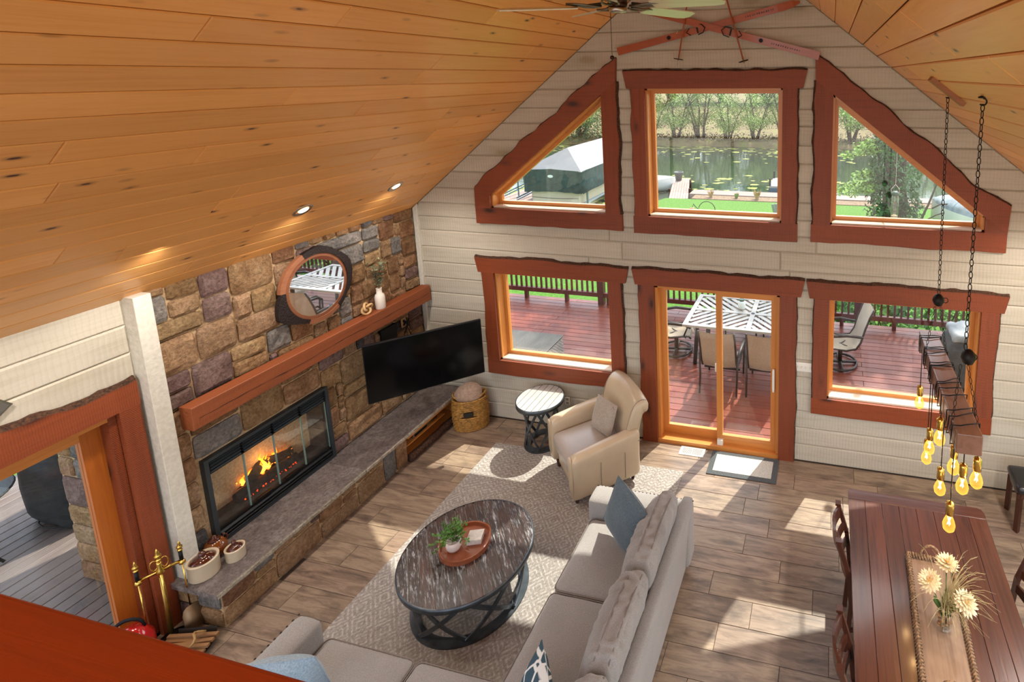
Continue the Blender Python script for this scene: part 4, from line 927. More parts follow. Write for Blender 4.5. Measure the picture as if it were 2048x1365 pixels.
kd = thing('kindling_carrier', 'dark leather carrier of split kindling on the floor below the hearth end', 'log carrier', (-3.70, -3.22, 0), .3)
obj('sling', B().grid(lambda u, v: ((u-.5)*.30, .11*math.cos(pi*v), .01+.10*(1-math.sin(pi*v))), 6, 12), plain('dark_leather', '2c2018', .6), kd, True); obj('strap', B().tube([(.08+.02*math.sin(i), -.06+.12*i/8, .12+.05*math.sin(i/8*pi)) for i in range(9)], .009, 6), plain('tan_strap', 'a8834e', .6), kd, True)
for k in range(6): obj('kindling_stick', B().bar((-.19, -.06+.024*k, .055+.02*(k % 3)), (.17+.02*(k % 2), -.05+.022*k, .06+.025*(k % 2)), .026, .02), wood('kindling_%d' % k, 'a0764a', '7a5230', 'x', rough=.8), kd)

# ---- door mat, vent, switches, outlet
dm = thing('door_mat', 'pale door mat with dark grey border before the patio door', 'mat', (.39, -.20, 0)); bev(obj('border', B().box(-.41, .41, -.245, .145, .001, .012), plain('mat_border', '565a5c', .95, nscale=120., namt=.3, bmp=.6), dm), .004); obj('centre_panel', B().box(-.345, .345, -.185, .09, .012, .0145), plain('mat_centre', 'c3c0b6', .95, nscale=90., namt=.12, bmp=.4), dm)
vt = thing('floor_vent', 'white slotted floor register beside the patio door', 'vent', (-.27, -.12, .0)); obj('frame', B().box(-.15, .15, -.07, .07, .0005, .003), plain('vent_recess', '2f2a26', .9), vt); obj('rim', B().box(-.155, .155, -.075, -.055, .001, .007).box(-.155, .155, .055, .075, .001, .007).box(-.155, -.13, -.055, .055, .001, .007).box(.13, .155, -.055, .055, .001, .007).box(-.006, .006, -.055, .055, .001, .007), M['white'], vt)
for k in range(22): obj('slat', B().box(-.128+.0118*k, -.1225+.0118*k, -.055, .055, .002, .0055), M['white'], vt)
sw = thing('switch_plate', 'cream four-gang switch plate between patio door and right window', 'switch', (1.072, -.012, 1.17)); obj('plate', B().rbox((0, 0, .06), (.21, .016, .115), .006, 4), M['white'], sw, True)
for k in range(4): obj('toggle', B().box(-.076+k*.046, -.066+k*.046, -.02, -.007, .05, .072), plain('toggle', 'd9d4c6', .4), sw)
ol2 = thing('wall_outlet', 'cream wall outlet low on the log wall behind the side table', 'outlet', (-1.99, -.010, .33)); obj('plate', B().rbox((0, 0, .06), (.075, .012, .118), .005, 3), M['white'], ol2, True); obj('socket', B().box(-.018, .018, -.008, -.006, .07, .1).box(-.018, .018, -.008, -.006, .02, .05), plain('socket_shadow', '9a958a', .6), ol2)

# ---- dining table
TBX0, TBX1, TBY0, TBY1, TBZ = 1.55, 2.72, -3.35, -1.24, .76
dt = thing('dining_table', 'long dark reddish plank dining table at the right', 'table', (2.135, -2.3, 0))
D_ = lambda nm, b, m=DARKW, **k: obj(nm, b, m, dt, world=True, **k)
nbd = 8; wbd = (TBX1-TBX0)/nbd
for k in range(nbd): D_('plank', B().plate([(TBX0+k*wbd+.001, TBY0+.12), (TBX0+(k+1)*wbd-.001, TBY0+.12), (TBX0+(k+1)*wbd-.001, TBY1-.121), (TBX0+k*wbd+.001, TBY1-.121)], (0,0,TBZ-.04), (1,0,0), (0,1,0), (0,0,1), .04, .003))
DX = wood('espresso_wood_end', '5e3324', '30160e', 'x', rough=.26, var=.06, grain=.55, coat=.4)
for y0, y1, s in ((TBY1-.12, TBY1, 1), (TBY0, TBY0+.12, -1)):
    c = .05; ye = y1 if s > 0 else y0; yi = y0 if s > 0 else y1
    D_('end_board', B().plate([(TBX0, yi), (TBX1, yi), (TBX1, ye-s*c), (TBX1-.015, ye-s*.015), (TBX1-c, ye), (TBX0+c*.3, ye), (TBX0, ye-s*c*.3)], (0,0,TBZ-.04), (1,0,0), (0,1,0), (0,0,1), .04, .003), DX)
D_('apron', B().box(TBX0+.08, TBX1-.08, TBY0+.1, TBY0+.125, TBZ-.14, TBZ-.04).box(TBX0+.08, TBX1-.08, TBY1-.125, TBY1-.1, TBZ-.14, TBZ-.04).box(TBX0+.08, TBX0+.105, TBY0+.1, TBY1-.1, TBZ-.14, TBZ-.04).box(TBX1-.105, TBX1-.08, TBY0+.1, TBY1-.1, TBZ-.14, TBZ-.04))
for x in (TBX0+.12, TBX1-.12):
    for y in (TBY0+.14, TBY1-.14): D_('leg', B().lathe([(.035, 0), (.055, .03), (.045, .10), (.065, .5), (.065, TBZ-.04)], (x, y, 0), 4), DARKZ)
def dining_chair():
    c = thing('dining_chair', '', 'chair'); q = lambda nm, b, m=DARKZ, sm=False, par=c: obj(nm, b, m, par, sm)
    bev(q('seat', B().rbox((0, 0, .45), (.44, .42, .045), .02, 5)), .004)
    for s in (-1, 1):
        q('leg', B().lathe([(.02, 0), (.03, .43)], (.18, s*.17, 0), 4)); q('back_post', B().bar((-.23, s*.19, 0), (-.20, s*.19, .45), .036, .036).bar((-.20, s*.19, .44), (-.235, s*.19, .75), .036, .034).bar((-.235, s*.19, .74), (-.31, s*.19, .99), .036, .032).obox((-.311, s*.19, .995), (.045, .045, .02)))
    for z, x, h in ((.93, -.29, .10), (.80, -.25, .06), (.67, -.222, .06)):
        b = B(); n = 8
        for i in range(n):
            y0, y1 = -.19+.38*i/n, -.19+.38*(i+1)/n; cx = lambda y: x-.055*(1-(y/.19)**2); top = lambda y: h/2+.02*(1-(y/.19)**2)
            b.add([(cx(y0)-.01, y0, z-h/2), (cx(y1)-.01, y1, z-h/2), (cx(y1)-.01-.006, y1, z+top(y1)), (cx(y0)-.016, y0, z+top(y0)), (cx(y0)+.01, y0, z-h/2), (cx(y1)+.01, y1, z-h/2), (cx(y1)+.004, y1, z+top(y1)), (cx(y0)+.004, y0, z+top(y0))], [(3,2,1,0), (4,5,6,7), (0,1,5,4), (2,3,7,6)])
        q('back_rail', b)
    q('stretcher', B().bar((.18, -.17, .2), (-.22, -.19, .2), .02, .03).bar((.18, .17, .2), (-.22, .19, .2), .02, .03).bar((-.02, -.18, .2), (-.02, .18, .2), .02, .03)); return c
dc = dining_chair(); dc.location = (1.76, -1.90, 0)
dc['label'] = 'dark wood dining chair at the left of the table, nearer the patio door'; dc['group'] = 'dining chairs around the table'
for loc, rz, lb_ in (((1.76, -2.83, 0), 0, 'dark wood dining chair at the left of the table, nearer the bottom edge'), ((2.57, -2.08, 0), pi, 'dark wood ladder-back dining chair on the right side of the table')):
    c = copy_tree(dc); c.location = loc; c.rotation_euler = (0, 0, rz); c['label'] = lb_
stl = thing('dining_stool', 'dark wooden stool with black leather seat by the log wall', 'stool', (3.43, -.42, 0)); obj('seat', B().rbox((0, 0, .47), (.42, .36, .09), .04, 7), plain('black_leather', '17171a', .35, coat=.2), stl, True); obj('seat_rail', B().box(-.19, .19, -.16, .16, .38, .43), DARKZ, stl)
for x in (-.17, .17):
    for y in (-.14, .14): obj('leg', B().bar((x*1.05, y*1.05, 0), (x, y, .42), .045, .045), DARKZ, stl)
# ---- woven tray, vase and flowers
wt_ = thing('woven_tray', 'long woven-rim wooden tray running down the dining table', 'tray', (2.15, -2.38, TBZ), math.radians(-2)); obj('board', B().box(-.15, .15, -.48, .48, .0, .015), wood('tray_board', 'a58a72', '7a5c48', 'y', rough=.4, var=0, grain=.8), wt_)
ROPE = plain('rope_weave', '9c7c5c', .8, nscale=60., namt=.35, bmp=.8)
def rope(p, q, name='rope_rim'):
    p, q = Vector(p), Vector(q); Ln = (q-p).length; m = int(Ln/.022); d = (q-p).normalized(); s = d.cross(Vector((0,0,1))); b = B()
    for i in range(m):
        c = p+d*(i+.5)*Ln/m; b.tube([c-d*.012-s*.02+Vector((0,0,-.01)), c+Vector((0,0,.016)), c+d*.012+s*.02+Vector((0,0,-.01))], [.007, .011, .007], 6)
    obj(name, b, ROPE, wt_, True)
for s in (-1, 1): rope((s*.165, -.50, .03), (s*.165, .50, .03)); rope((-.165, s*.49, .03), (.165, s*.49, .03)); obj('handle', B().tube([(.075*math.cos(i/10*pi), s*(.485+.01*math.sin(i/10*pi)), .035+.10*math.sin(i/10*pi)) for i in range(11)], .0095, 7), ROPE, wt_, True)
gv = thing('glass_vase', 'clear glass vase of pebbles on the woven tray', 'vase', (2.165, -2.43, TBZ+.016)); obj('glass', B().lathe([(0, .0), (.04, 0), (.056, .02), (.062, .06), (.058, .10), (.045, .13), (.042, .145), (.05, .165), (.047, .165), (.039, .145), (.042, .13), (.054, .10), (.058, .06), (.05, .02), (0, .012)], n=28), M['clear'], gv, True)
PEB = plain('pebble', 'a9713f', .4, nscale=8., namt=.3, rnd=.25)
for k in range(42):
    a = R_.uniform(0, 2*pi); z = .02+.09*(k/42); r_ = (.046 if .02 < z < .09 else .036)*math.sqrt(R_.random()); obj('pebble', B().ball((r_*math.cos(a), r_*math.sin(a), z), (R_.uniform(.009, .013), R_.uniform(.007, .011), .007), 7, 5), PEB, gv, True)
bq = thing('flower_bouquet', 'three cream dahlias with grasses in the glass vase', 'flowers', (2.165, -2.43, TBZ+.05))
PET = plain('cream_petal', 'f3e2bd', .6, nscale=12., namt=.07); CEN = plain('petal_centre', 'e8b45c', .6); GRN = plain('stem_green', '4d6a34', .6); GRS = plain('dry_grass', 'b5a878', .8, nscale=20., namt=.25)
for (wx, wy, wz, tl) in ((2.07, -2.36, 1.06, (-.45, -.25)), (2.21, -2.23, 1.10, (.0, .1)), (2.28, -2.49, 1.07, (.35, -.45))):
    hx, hy, hz = wx-2.165, wy+2.43, wz-TBZ-.05; Md = T(hx, hy, hz) @ Matrix.Rotation(tl[0], 4, 'Y') @ Matrix.Rotation(-tl[1]*.8, 4, 'X')
    obj('flower_stem', B().tube([(.0, 0, -.02), (hx*.35, hy*.35, hz*.55), (hx, hy, hz)], .004, 6), GRN, bq, True); b = B()
    for rg, (nn, ll, el) in enumerate(((18, .088, -.15), (17, .08, .2), (14, .066, .55), (11, .05, .9), (8, .036, 1.2))):
        for k in range(nn):
            a = 2*pi*(k+.5*(rg % 2))/nn+R_.uniform(-.08, .08); e = el+R_.uniform(-.08, .08); d = Vector((math.cos(a)*math.cos(e), math.sin(a)*math.cos(e), math.sin(e))); up = Vector((-math.cos(a)*math.sin(e), -math.sin(a)*math.sin(e), math.cos(e)))
            bb_ = B(); leafs(bb_, d*.012+Vector((0, 0, .004*rg)), d*ll+up*.012, ll*.15, up, -.004); b.add([Md @ Vector(p) for p in bb_.v], bb_.f)
    fl_ = obj('dahlia_head', b, PET, bq, True); obj('flower_centre', B().ball(tuple(Md @ Vector((0, 0, .016))), .014, 10, 6), CEN, fl_, True)
gb = B(); lb2 = B()
for k in range(95):
    a = R_.uniform(-1.9, 1.4) if k % 4 else R_.uniform(0, 2*pi); Lg = R_.uniform(.18, .34); dr = R_.uniform(.1, .32); pts = [(math.cos(a)*Lg*(i/5)**1.2, math.sin(a)*Lg*(i/5)**1.2, .1+dr*math.sin(i/5*pi*.62)) for i in range(6)]; gb.tube(pts, [.0017, .0017, .0015, .0013, .001, .0006], 4)
for k in range(26): a = R_.uniform(0, 2*pi); p0 = Vector((.02*math.cos(a), .02*math.sin(a), .10)); leafs(lb2, p0, p0+Vector((math.cos(a)*.06, math.sin(a)*.06, R_.uniform(.04, .12))), .014)
obj('grass_blades', gb, GRS, bq, kind='stuff'); obj('green_leaves', lb2, GRN, bq, kind='stuff')

# ---- beam chandelier
ch = thing('beam_chandelier', 'rustic timber beam chandelier with wrapped cords and bare bulbs over the dining table', 'chandelier', (2.15, -2.08, 2.33))
C_ = lambda nm, b, m=M['black'], par=ch, sm=True, **k: obj(nm, b, m, par, sm, world=True, **k)
bw, bh = .145, .13; zb = lambda y: 2.335+(-y-1.38)/1.4*.05
BM = wood('chandelier_beam', '8a6450', '68442f', 'y', rough=.28, var=0, grain=.6, coat=.35)
Vb = []
for y in (-1.38, -2.78): Vb += [(2.15-bw/2, y, zb(y)), (2.15+bw/2, y, zb(y)), (2.15+bw/2, y, zb(y)+bh), (2.15-bw/2, y, zb(y)+bh)]
bev(C_('beam', B().add(Vb, [(0,1,2,3), (7,6,5,4), (0,4,5,1), (1,5,6,2), (2,6,7,3), (3,7,4,0)]), BM, sm=False), .006)
def wrap(y, wob, seed):
    pts = []; q = .010; z0 = zb(y)
    per = [(-bw/2-q, -q), (0, -q), (bw/2+q, -q), (bw/2+q, bh/2), (bw/2+q, bh+q*.6), (bw/4, bh+q), (0, bh+q*1.2), (-bw/4, bh+q), (-bw/2-q, bh+q*.6), (-bw/2-q, bh/2)]
    for i, (a, z) in enumerate(per): pts.append((2.15+a+.006*nz(i, seed), y+wob*math.sin(2*pi*i/len(per))+.008*nz(i*.7, seed, 3), z0+z+.008*abs(nz(i, seed, 9))))
    return B().tube(pts, .0038, 6, True)
for k, (y, wob) in enumerate(((-1.47, .015), (-1.50, .03), (-1.68, .02), (-1.71, .012), (-1.76, .03), (-1.92, .02), (-1.95, .03), (-1.98, .01), (-2.16, .05), (-2.20, .03), (-2.27, .02), (-2.36, .02), (-2.52, .03), (-2.57, .045), (-2.68, .03))): C_('cord_wrap', wrap(y, wob, k*1.7), M['black'])
def bulb_mat():
    m = bpy.data.materials.new('filament_glow'); m.use_nodes = True; t = m.node_tree; t.nodes.clear(); o = N(t, 'ShaderNodeOutputMaterial'); em = N(t, 'ShaderNodeEmission', i_Strength=14.); em.inputs[0].default_value = lin('ffd28a'); L(t, em.outputs[0], o.inputs[0]); return m

def bulb_glass():
    m = bpy.data.materials.new('amber_bulb_glass'); m.use_nodes = True; t = m.node_tree; t.nodes.clear(); o = N(t, 'ShaderNodeOutputMaterial'); em = N(t, 'ShaderNodeEmission', i_Strength=1.5); em.inputs[0].default_value = lin('ffb648'); tr = N(t, 'ShaderNodeBsdfTransparent'); mx = N(t, 'ShaderNodeMixShader', i_0=.62); tr.inputs[0].default_value = (1, .9, .68, 1); lw = N(t, 'ShaderNodeLayerWeight', i_Blend=.5); L(t, ramp(t, lw.outputs['Facing'], [(.0, (.75,.75,.75,1)), (.9, (.35,.35,.35,1))]), mx.inputs[0]); L(t, em.outputs[0], mx.inputs[1]); L(t, tr.outputs[0], mx.inputs[2]); L(t, mx.outputs[0], o.inputs[0]); return m
FIL = bulb_mat(); AMB = bulb_glass()
bulbs = [(2.08, -1.562, 1.947), (2.07, -2.09, 1.93), (2.08, -1.96, 1.75), (2.08, -2.34, 2.19), (2.08, -2.44, 1.895), (2.08, -2.73, 1.89), (2.15, -2.689, 2.13), (2.215, -2.73, 2.215), (2.12, -2.58, 2.17)]
for (x, y, z) in bulbs:
    top = zb(y)-.012; xs = max(2.15-bw/2-.012, min(2.15+bw/2+.012, x))
    cd = C_('cord', B().tube([(xs, y, top if abs(x-2.15) < .06 else top+.06), (x, y, z+.11)], .0038, 6)); so = C_('socket', B().lathe([(.008, .13), (.022, .12), (.024, .11), (.024, .045), (.021, .04)], (x, y, z), 16), M['brass'])
    C_('bulb', B().lathe([(.014, .045), (.018, .03), (.032, -.005), (.038, -.03), (.034, -.056), (.019, -.072), (0, -.077)], (x, y, z), 18), AMB, so); C_('filament', B().tube([(x+.009*math.cos(i*2.2), y+.009*math.sin(i*2.2), z+.02-.05*(i % 2)) for i in range(9)], .0034, 5), FIL, so)
    lg = bpy.data.lights.new('bulb_light', 'POINT'); lg.energy = 1.1; lg.color = (1, .62, .25); lg.shadow_soft_size = .02; lo = bpy.data.objects.new('bulb_light', lg); COL.objects.link(lo); lo.location = (x, y, z-.09)
def chain(p, q, parent, nm='chain', ln_=.052, r_=.003, wd=.011):
    p, q = Vector(p), Vector(q); d = (q-p); m = max(2, int(d.length/(ln_*.74))); d.normalize(); s0 = d.orthogonal().normalized(); s1 = d.cross(s0); b = B()
    for i in range(m):
        c = p.lerp(q, (i+.5)/m); s = s0 if i % 2 else s1
        b.tube([c+s*wd*math.cos(2*pi*k/10)+d*(ln_/2-.004)*math.sin(2*pi*k/10) for k in range(10)], r_, 5, True)
    return C_(nm, b, M['iron'], parent, kind='stuff' if m > 8 else None)
for y in (-1.6, -2.55):
    zc = roof(2.15); yb_ = y-.1 if y > -2 else y
    C_('ceiling_hook', B().lathe([(.028, 0), (.028, .008), (.012, .014)], (2.15, y, zc-.014), 12).tube([(2.15+.02*math.cos(a), y, zc-.035+.02*math.sin(a)) for a in [pi/2-i*.5 for i in range(9)]], .005, 6), M['iron'])
    chain((2.15, y, zc-.05), (2.15, yb_, 2.93), ch)
    C_('weight_ball', B().lathe([(0, -.05), (.03, -.035), (.045, 0), (.04, .025), (.018, .05), (0, .055)], (2.15 if y > -2 else 2.17, yb_, 2.88), 8), M['iron']); C_('ring', B().tube([(2.20+.02*math.cos(2*pi*i/12), yb_, 2.885+.02*math.sin(2*pi*i/12)) for i in range(12)], .003, 5, True), M['iron'])
    for s in (-1, 1): chain((2.15+s*.02, yb_, 2.83), (2.15+s*(bw/2+.008), y-.12, zb(y)+bh*.6), ch, 'side_chain', .045, .0022, .009)
blk = tag(bev(obj('ceiling_block', B().obox((0,0,0), (.30, .12, .035), Matrix.Rotation(math.atan(RS), 3, 'Y')), wood('block_wood', 'a0653a', '85502c', 'x', var=0)), .003), 'small wooden mounting block on the sloping ceiling by the chandelier chain', 'mounting block'); blk.location = (2.12, -1.70, roof(2.12)-.026)

# ---- ceiling fan
fn_ = thing('ceiling_fan', 'dark ceiling fan with five pale wooden blades hanging from the ridge', 'ceiling fan', (0, -2.66, 5.0))
E_ = lambda nm, b, m=M['iron'], par=fn_, sm=True: obj(nm, b, m, par, sm)
E_('downrod', B().cyl((0, 0, .25), (0, 0, RZ-5.02), .014)); E_('canopy', B().lathe([(.02, RZ-5.12), (.07, RZ-5.05), (.075, RZ-5.0)], n=20)); BRZ = plain('bronze_motor', '3a2118', .3, .8)
E_('motor', B().lathe([(0, .03), (.055, .03), (.06, .05), (.06, .075), (.11, .085), (.13, .11), (.13, .19), (.09, .24), (.03, .26)], n=28), BRZ); E_('switch_cup', B().lathe([(0, -.005), (.05, 0), (.056, .012), (.056, .03)], n=24), M['chrome'])
BLD = wood('fan_blade', 'cfcdb4', 'b8b398', 'x', rough=.3, var=0, coat=.2)
for k in range(5):
    a = math.radians([208, 136, 64, -8, 280][k]); Mx = Rz(a) @ Rx(math.radians(-12)); dz = [-.035, .01, .0, .0, .02][k]
    ol_ = [(.24, -.055), (.30, -.068), (.62, -.075), (.67, -.06), (.70, .02), (.68, .06), (.62, .072), (.30, .066), (.24, .055)]; b = B().prism([(p[0], p[1], -.003) for p in ol_], (0, 0, .007)).xf(Mx); b.v = [(v[0], v[1], v[2]+.035+dz*math.hypot(v[0], v[1])/.68) for v in b.v]
    bl = E_('blade', b, BLD, sm=False); b = B()
    for s in (-1, 1): b.tube([(.10, s*.012, .035), (.15, s*.04, .03), (.20, s*.05, .034), (.26, s*.03, .04), (.30, s*.01, .042)], .007, 6)
    b.tube([(.1, 0, .05), (.2, 0, .036), (.31, 0, .042)], .008, 6); E_('blade_iron', b.xf(Rz(a)), plain('fan_iron', '6f6a5c', .35, .8), bl)
E_('pull_chain', B().tube([(-.04, -.02, .0), (-.04, -.02, -.26)], .0018, 5)); E_('pull_knob', B().ball((-.04, -.02, -.275), .014, 12, 8), BRZ)

# ---- skis and poles on the gable
SKI = wood('ski_wood', 'a64f22', '8c3c16', 'x', rough=.3, var=.05, coat=.3); SKI_P = plain('pole_wood', '9a4a22', .35)
def ski(name, label, p, q, yy, sgn):
    p, q = Vector(p), Vector(q); mid = (p+q)/2; s = thing(name, label, 'ski', (mid.x, yy, mid.y-.1), group='crossed skis on the gable'); d = (q-p); Ln = d.length; d.normalize(); nr = Vector((-d.y, d.x)); n = 26; V = []; F = []
    for i in range(n+1):
        t = i/n; c = p+d*Ln*t; w_ = .036+.008*abs(2*t-1)**2
        if t > .93: w_ *= max(.25, 1-((t-.93)/.07)**2*.8)
        cam_ = -.05*max(0, (t-.86)/.14)**2
        for a, h in ((-1, 0), (1, 0), (1, .012), (-1, .012)): pt = c+nr*a*w_; V.append((pt.x, yy+cam_-h, pt.y))
    for i in range(n):
        for k in range(4): F.append((i*4+k, i*4+(k+1) % 4, i*4+4+(k+1) % 4, i*4+4+k))
    F += [(3,2,1,0), tuple(n*4+k for k in range(4))]; obj('ski_body', B().add(V, F), SKI, s, world=True)
    W = lambda t, o, h: (p.x+d.x*Ln*t+nr.x*o, yy-h, p.y+d.y*Ln*t+nr.y*o)
    bd_ = obj('binding', B().bar(W(.46, -.035, .018), W(.46, .035, .018), .03, .012).tube([W(.46, -.05, .02), W(.49, -.045, .045), W(.505, 0, .05), W(.49, .045, .045), W(.46, .05, .02)], .006, 6).tube([W(.42, -.04, .02), W(.40, 0, .03), W(.42, .04, .02)], .005, 6), M['iron'], s, world=True)
    obj('badge', B().lathe([(0, 0), (.022, 0), (.022, .004), (0, .004)], W(.30, 0, .016), 16, Rx(pi/2)), M['black'], s, world=True)
    tb = B(); rr = random.Random(3)
    for k in range(13):
        t = .72+.006*k*2 if sgn else .10+.012*k; x_ = W(t, -.008, .0125); y_ = W(t, .010, .0125); tb.bar(x_, y_, .004+.004*rr.random(), .0012, (0, 1, 0))
        if k % 2: tb.bar(W(t, -.008+.016*rr.random(), .0125), W(t+.008, -.008+.016*rr.random(), .0125), .003, .0012, (0, 1, 0))
    obj('lettering', tb, M['black'], s, world=True)
ski('wooden_ski', 'long wooden ski rising to the right over the top window', (-1.09, 4.885), (.96, 5.355), -.045, True)
ski('wooden_ski', 'long wooden ski falling to the right over the top window', (1.17, 4.80), (-.88, 5.37), -.075, False)
for sx, p, q, lb_ in ((-1, (-.365, 4.74), (-.20, 5.62), 'wooden ski pole hanging at the left of the crossed skis'), (1, (.385, 4.71), (.13, 5.62), 'wooden ski pole hanging at the right of the crossed skis')):
    s = thing('ski_pole', lb_, 'ski pole', (p[0], -.10, p[1]), group='ski poles on the gable'); P = Vector((p[0], -.105, p[1])); Q = Vector((q[0], -.105, q[1])); d = (Q-P).normalized(); obj('shaft', B().tube([P+d*.07, Q], .0085, 8), SKI_P, s, True, world=True); obj('tip', B().tube([P-d*.03, P+d*.075], [.001, .008], 8), M['chrome'], s, True, world=True)
    sd = d.cross(Vector((0, 1, 0))); obj('basket', B().tube([P+d*.05+sd*.05*math.cos(2*pi*i/16)+Vector((0, 1, 0))*.05*math.sin(2*pi*i/16) for i in range(16)], .005, 5, True).bar(P+d*.05-sd*.05, P+d*.05+sd*.05, .008, .004), M['iron'], s, True, world=True); obj('wall_clip', B().tube([Vector((P.x, -.03, 5.08))+Vector((0, -.1*i/5, .015*math.sin(i))) for i in range(6)], .004, 5), M['white'], s, True, world=True)

# ---- recessed ceiling lights; spots without fixtures are unseen, added to brighten the room
names = {-.873: ('nearer the gable', 'left'), -1.965: ('farther from the gable', 'left')}
for s in (-1, 1):
    for y in (-.873, -1.965, -3.06, -4.15, -5.25, -6.3):
        x = s*3.49; zc = roof(x); vis = s < 0 and y > -2
        Mx = T(x, y, zc) @ Ry(-s*math.atan(RS)*-1 if False else s*math.atan(RS))
        if vis:
            t = thing('recessed_light', 'round recessed ceiling light above the chimney, '+names[y][0], 'ceiling light', (x, y, zc-.02), group='recessed ceiling lights')
            obj('trim_ring', B().lathe([(.055, -.002), (.075, -.014), (.09, -.004), (.09, .002)], n=28).xf(Mx), M['chrome'], t, True, world=True); obj('baffle', B().lathe([(.06, -.004), (.058, .0), (0, .001)], n=28).xf(Mx), plain('can_baffle', '4a3a30', .5), t, world=True)
            obj('lamp_face', B().lathe([(0, -.006), (.04, -.007), (.045, -.003)], n=20).xf(T(x, y, zc) @ T(.012*-s, 0, 0) @ Ry(s*math.atan(RS))), plain('lamp_face', 'fff2dc', .5, emit='fff0d8', es=3.), t, True, world=True)
        l = bpy.data.lights.new('recessed_and_fill_lamp', 'SPOT'); l.energy = 46 if s < 0 else 70; l.spot_size = math.radians(150); l.spot_blend = .8; l.shadow_soft_size = .07; l.color = (1, .93, .85)
        o = bpy.data.objects.new('recessed_and_fill_lamp', l); COL.objects.link(o); o.location = (s*3.46, y, zc-.03)
# ---- loft rail in the foreground and silver-edged piece over the side door
lr_ = thing('loft_railing', 'wide dark red loft handrail cutting across the bottom left corner', 'railing', (-1.6, -5.25, 2.2)); RW = wood('loft_rail_wood', 'b0400f', '962f08', 'x', rough=.4, var=0, grain=.6, coat=.1)
bev(obj('handrail', B().box(-4.05, .6, -5.42, -5.09, 3.25, 3.30), RW, lr_, world=True), .012, 3)
for x in (-3.6, -2.2, -.8, .5): obj('baluster', B().box(x-.03, x+.03, -5.28, -5.22, 2.2, 3.25), M['trimz'], lr_, world=True)
obj('bottom_beam', B().box(-4.05, .6, -5.34, -5.16, 2.0, 2.2), M['trimx'], lr_, world=True)
sc_ = thing('wall_plaque', 'silver-edged dark glass wall piece above the side door header', 'wall decor', (-4.07, -3.80, 2.36)); Md = T(-4.08, -3.80, 2.47) @ Rx(math.radians(38))
obj('frame', B().box(-.006, .016, -.105, .105, -.105, .105).xf(Md), M['chrome'], sc_, world=True); obj('glass_face', B().box(.016, .02, -.092, .092, -.092, .092).xf(Md), plain('smoked_glass', '6e6a64', .15, .3), sc_, world=True)
# ================================================================ OUTDOORS
GZ = -1.0; WZ = -1.5; DZ = -.12
# ---- ground, water
def noise_mat(name, cols, scale, rough=.9, bmp=.3, detail=6., stretch=(1,1,1), spec=.2):
    m, t, p = newmat(name); n = N(t, 'ShaderNodeTexNoise', i_Scale=scale, i_Detail=detail, i_Roughness=.7); L(t, coords(t, stretch), n.inputs[0])
    L(t, ramp(t, n.outputs[0], cols), p.inputs['Base Color']); p.inputs['Roughness'].default_value = rough; p.inputs['Specular IOR Level'].default_value = spec; bump(t, p, n.outputs[0], bmp, .05); return m
GRASS = noise_mat('lawn_grass', [(.3, '33561a'), (.5, '476e24'), (.7, '5e862e')], 14.)
lawn = struct(obj('lawn', B().prism([(-60, -3, GZ-.6), (60, -3, GZ-.6), (60, 17.3, GZ-.6), (-6.1, 17.2, GZ-.6), (-7.2, 14.2, GZ-.6), (-60, 13.2, GZ-.6)], (0, 0, .6)), GRASS))
struct(obj('neutral_bounce_ground', B().box(-60, 60, -90, -3, GZ-.6, GZ), noise_mat('neutral_bounce', [(.3, '7d7268'), (.7, '9c9184')], 9.)))  # unseen neutral ground behind the house, added against green bounce light
struct(obj('mulch_bed', B().box(-4.9, 12, 17.25, 18.05, GZ-.5, GZ+.02), noise_mat('mulch', [(.3, '5a4636'), (.7, '8c7862')], 12.)))
struct(obj('boardwalk', B().box(-5.2, 14, 18.05, 18.95, GZ-.3, GZ+.06), noise_mat('boardwalk_wood', [(.3, '85706a'), (.7, 'a08c83')], 2., stretch=(.4, 9, 1))))
struct(obj('seawall', B().box(-5.2, 14, 18.95, 19.05, WZ-.5, GZ+.02), plain('seawall_wood', '6f5c50', .9)))
def water_mat():
    m, t, p = newmat('pond_water'); n = N(t, 'ShaderNodeTexNoise', i_Scale=2.2, i_Detail=3.); L(t, coords(t, (1, 2, 1)), n.inputs[0]); bump(t, p, n.outputs[0], .06, .05)
    p.inputs['Base Color'].default_value = lin('2c3a2c'); p.inputs['Roughness'].default_value = .06; p.inputs['Specular IOR Level'].default_value = .9; return m
struct(obj('pond', B().box(-80, 60, 10, 60, WZ-.3, WZ), water_mat()))
pd = B(); rp = random.Random(5)
for k in range(1500):
    if k < 520: x, y = rp.uniform(-16, -7.4), rp.uniform(15, 24)
    elif k < 640: x, y = rp.uniform(-9, 3), rp.uniform(19.2, 24+rp.uniform(0, 4))
    elif k > 1150: continue
    else: x, y = rp.uniform(-30, 16), 39-abs(rp.gauss(0, 3.5))
    if y < 19.4 and x > -7.3: continue
    r = rp.uniform(.06, .3); m = 6; a0 = rp.uniform(0, 6); pd.add([(x+r*rp.uniform(.6, 1.5)*math.cos(a0+2*pi*i/m), y+r*rp.uniform(.5, 1.1)*math.sin(a0+2*pi*i/m), WZ+.006+.004*rp.random()) for i in range(m)], [tuple(range(m))])
o = obj('lily_pads', pd, noise_mat('pad_green', [(.3, '6f7a3a'), (.7, '9a9a5c')], 3.)); o['kind'] = 'stuff'; o['label'] = 'yellow green floating pads drifting on the pond'; o['category'] = 'lily pads'
struct(obj('far_bank', B().grid(lambda u, v: (-90+170*u, 38.6+1.2*nz(u*40, 2)+110*v**1.6, WZ-.1+.35*min(1, v*40)+4.2*v+.25*nz(u*60, v*30)), 80, 40), noise_mat('marsh', [(.3, '574d36'), (.5, '73664a'), (.68, '667038')], 1.2), None, True))
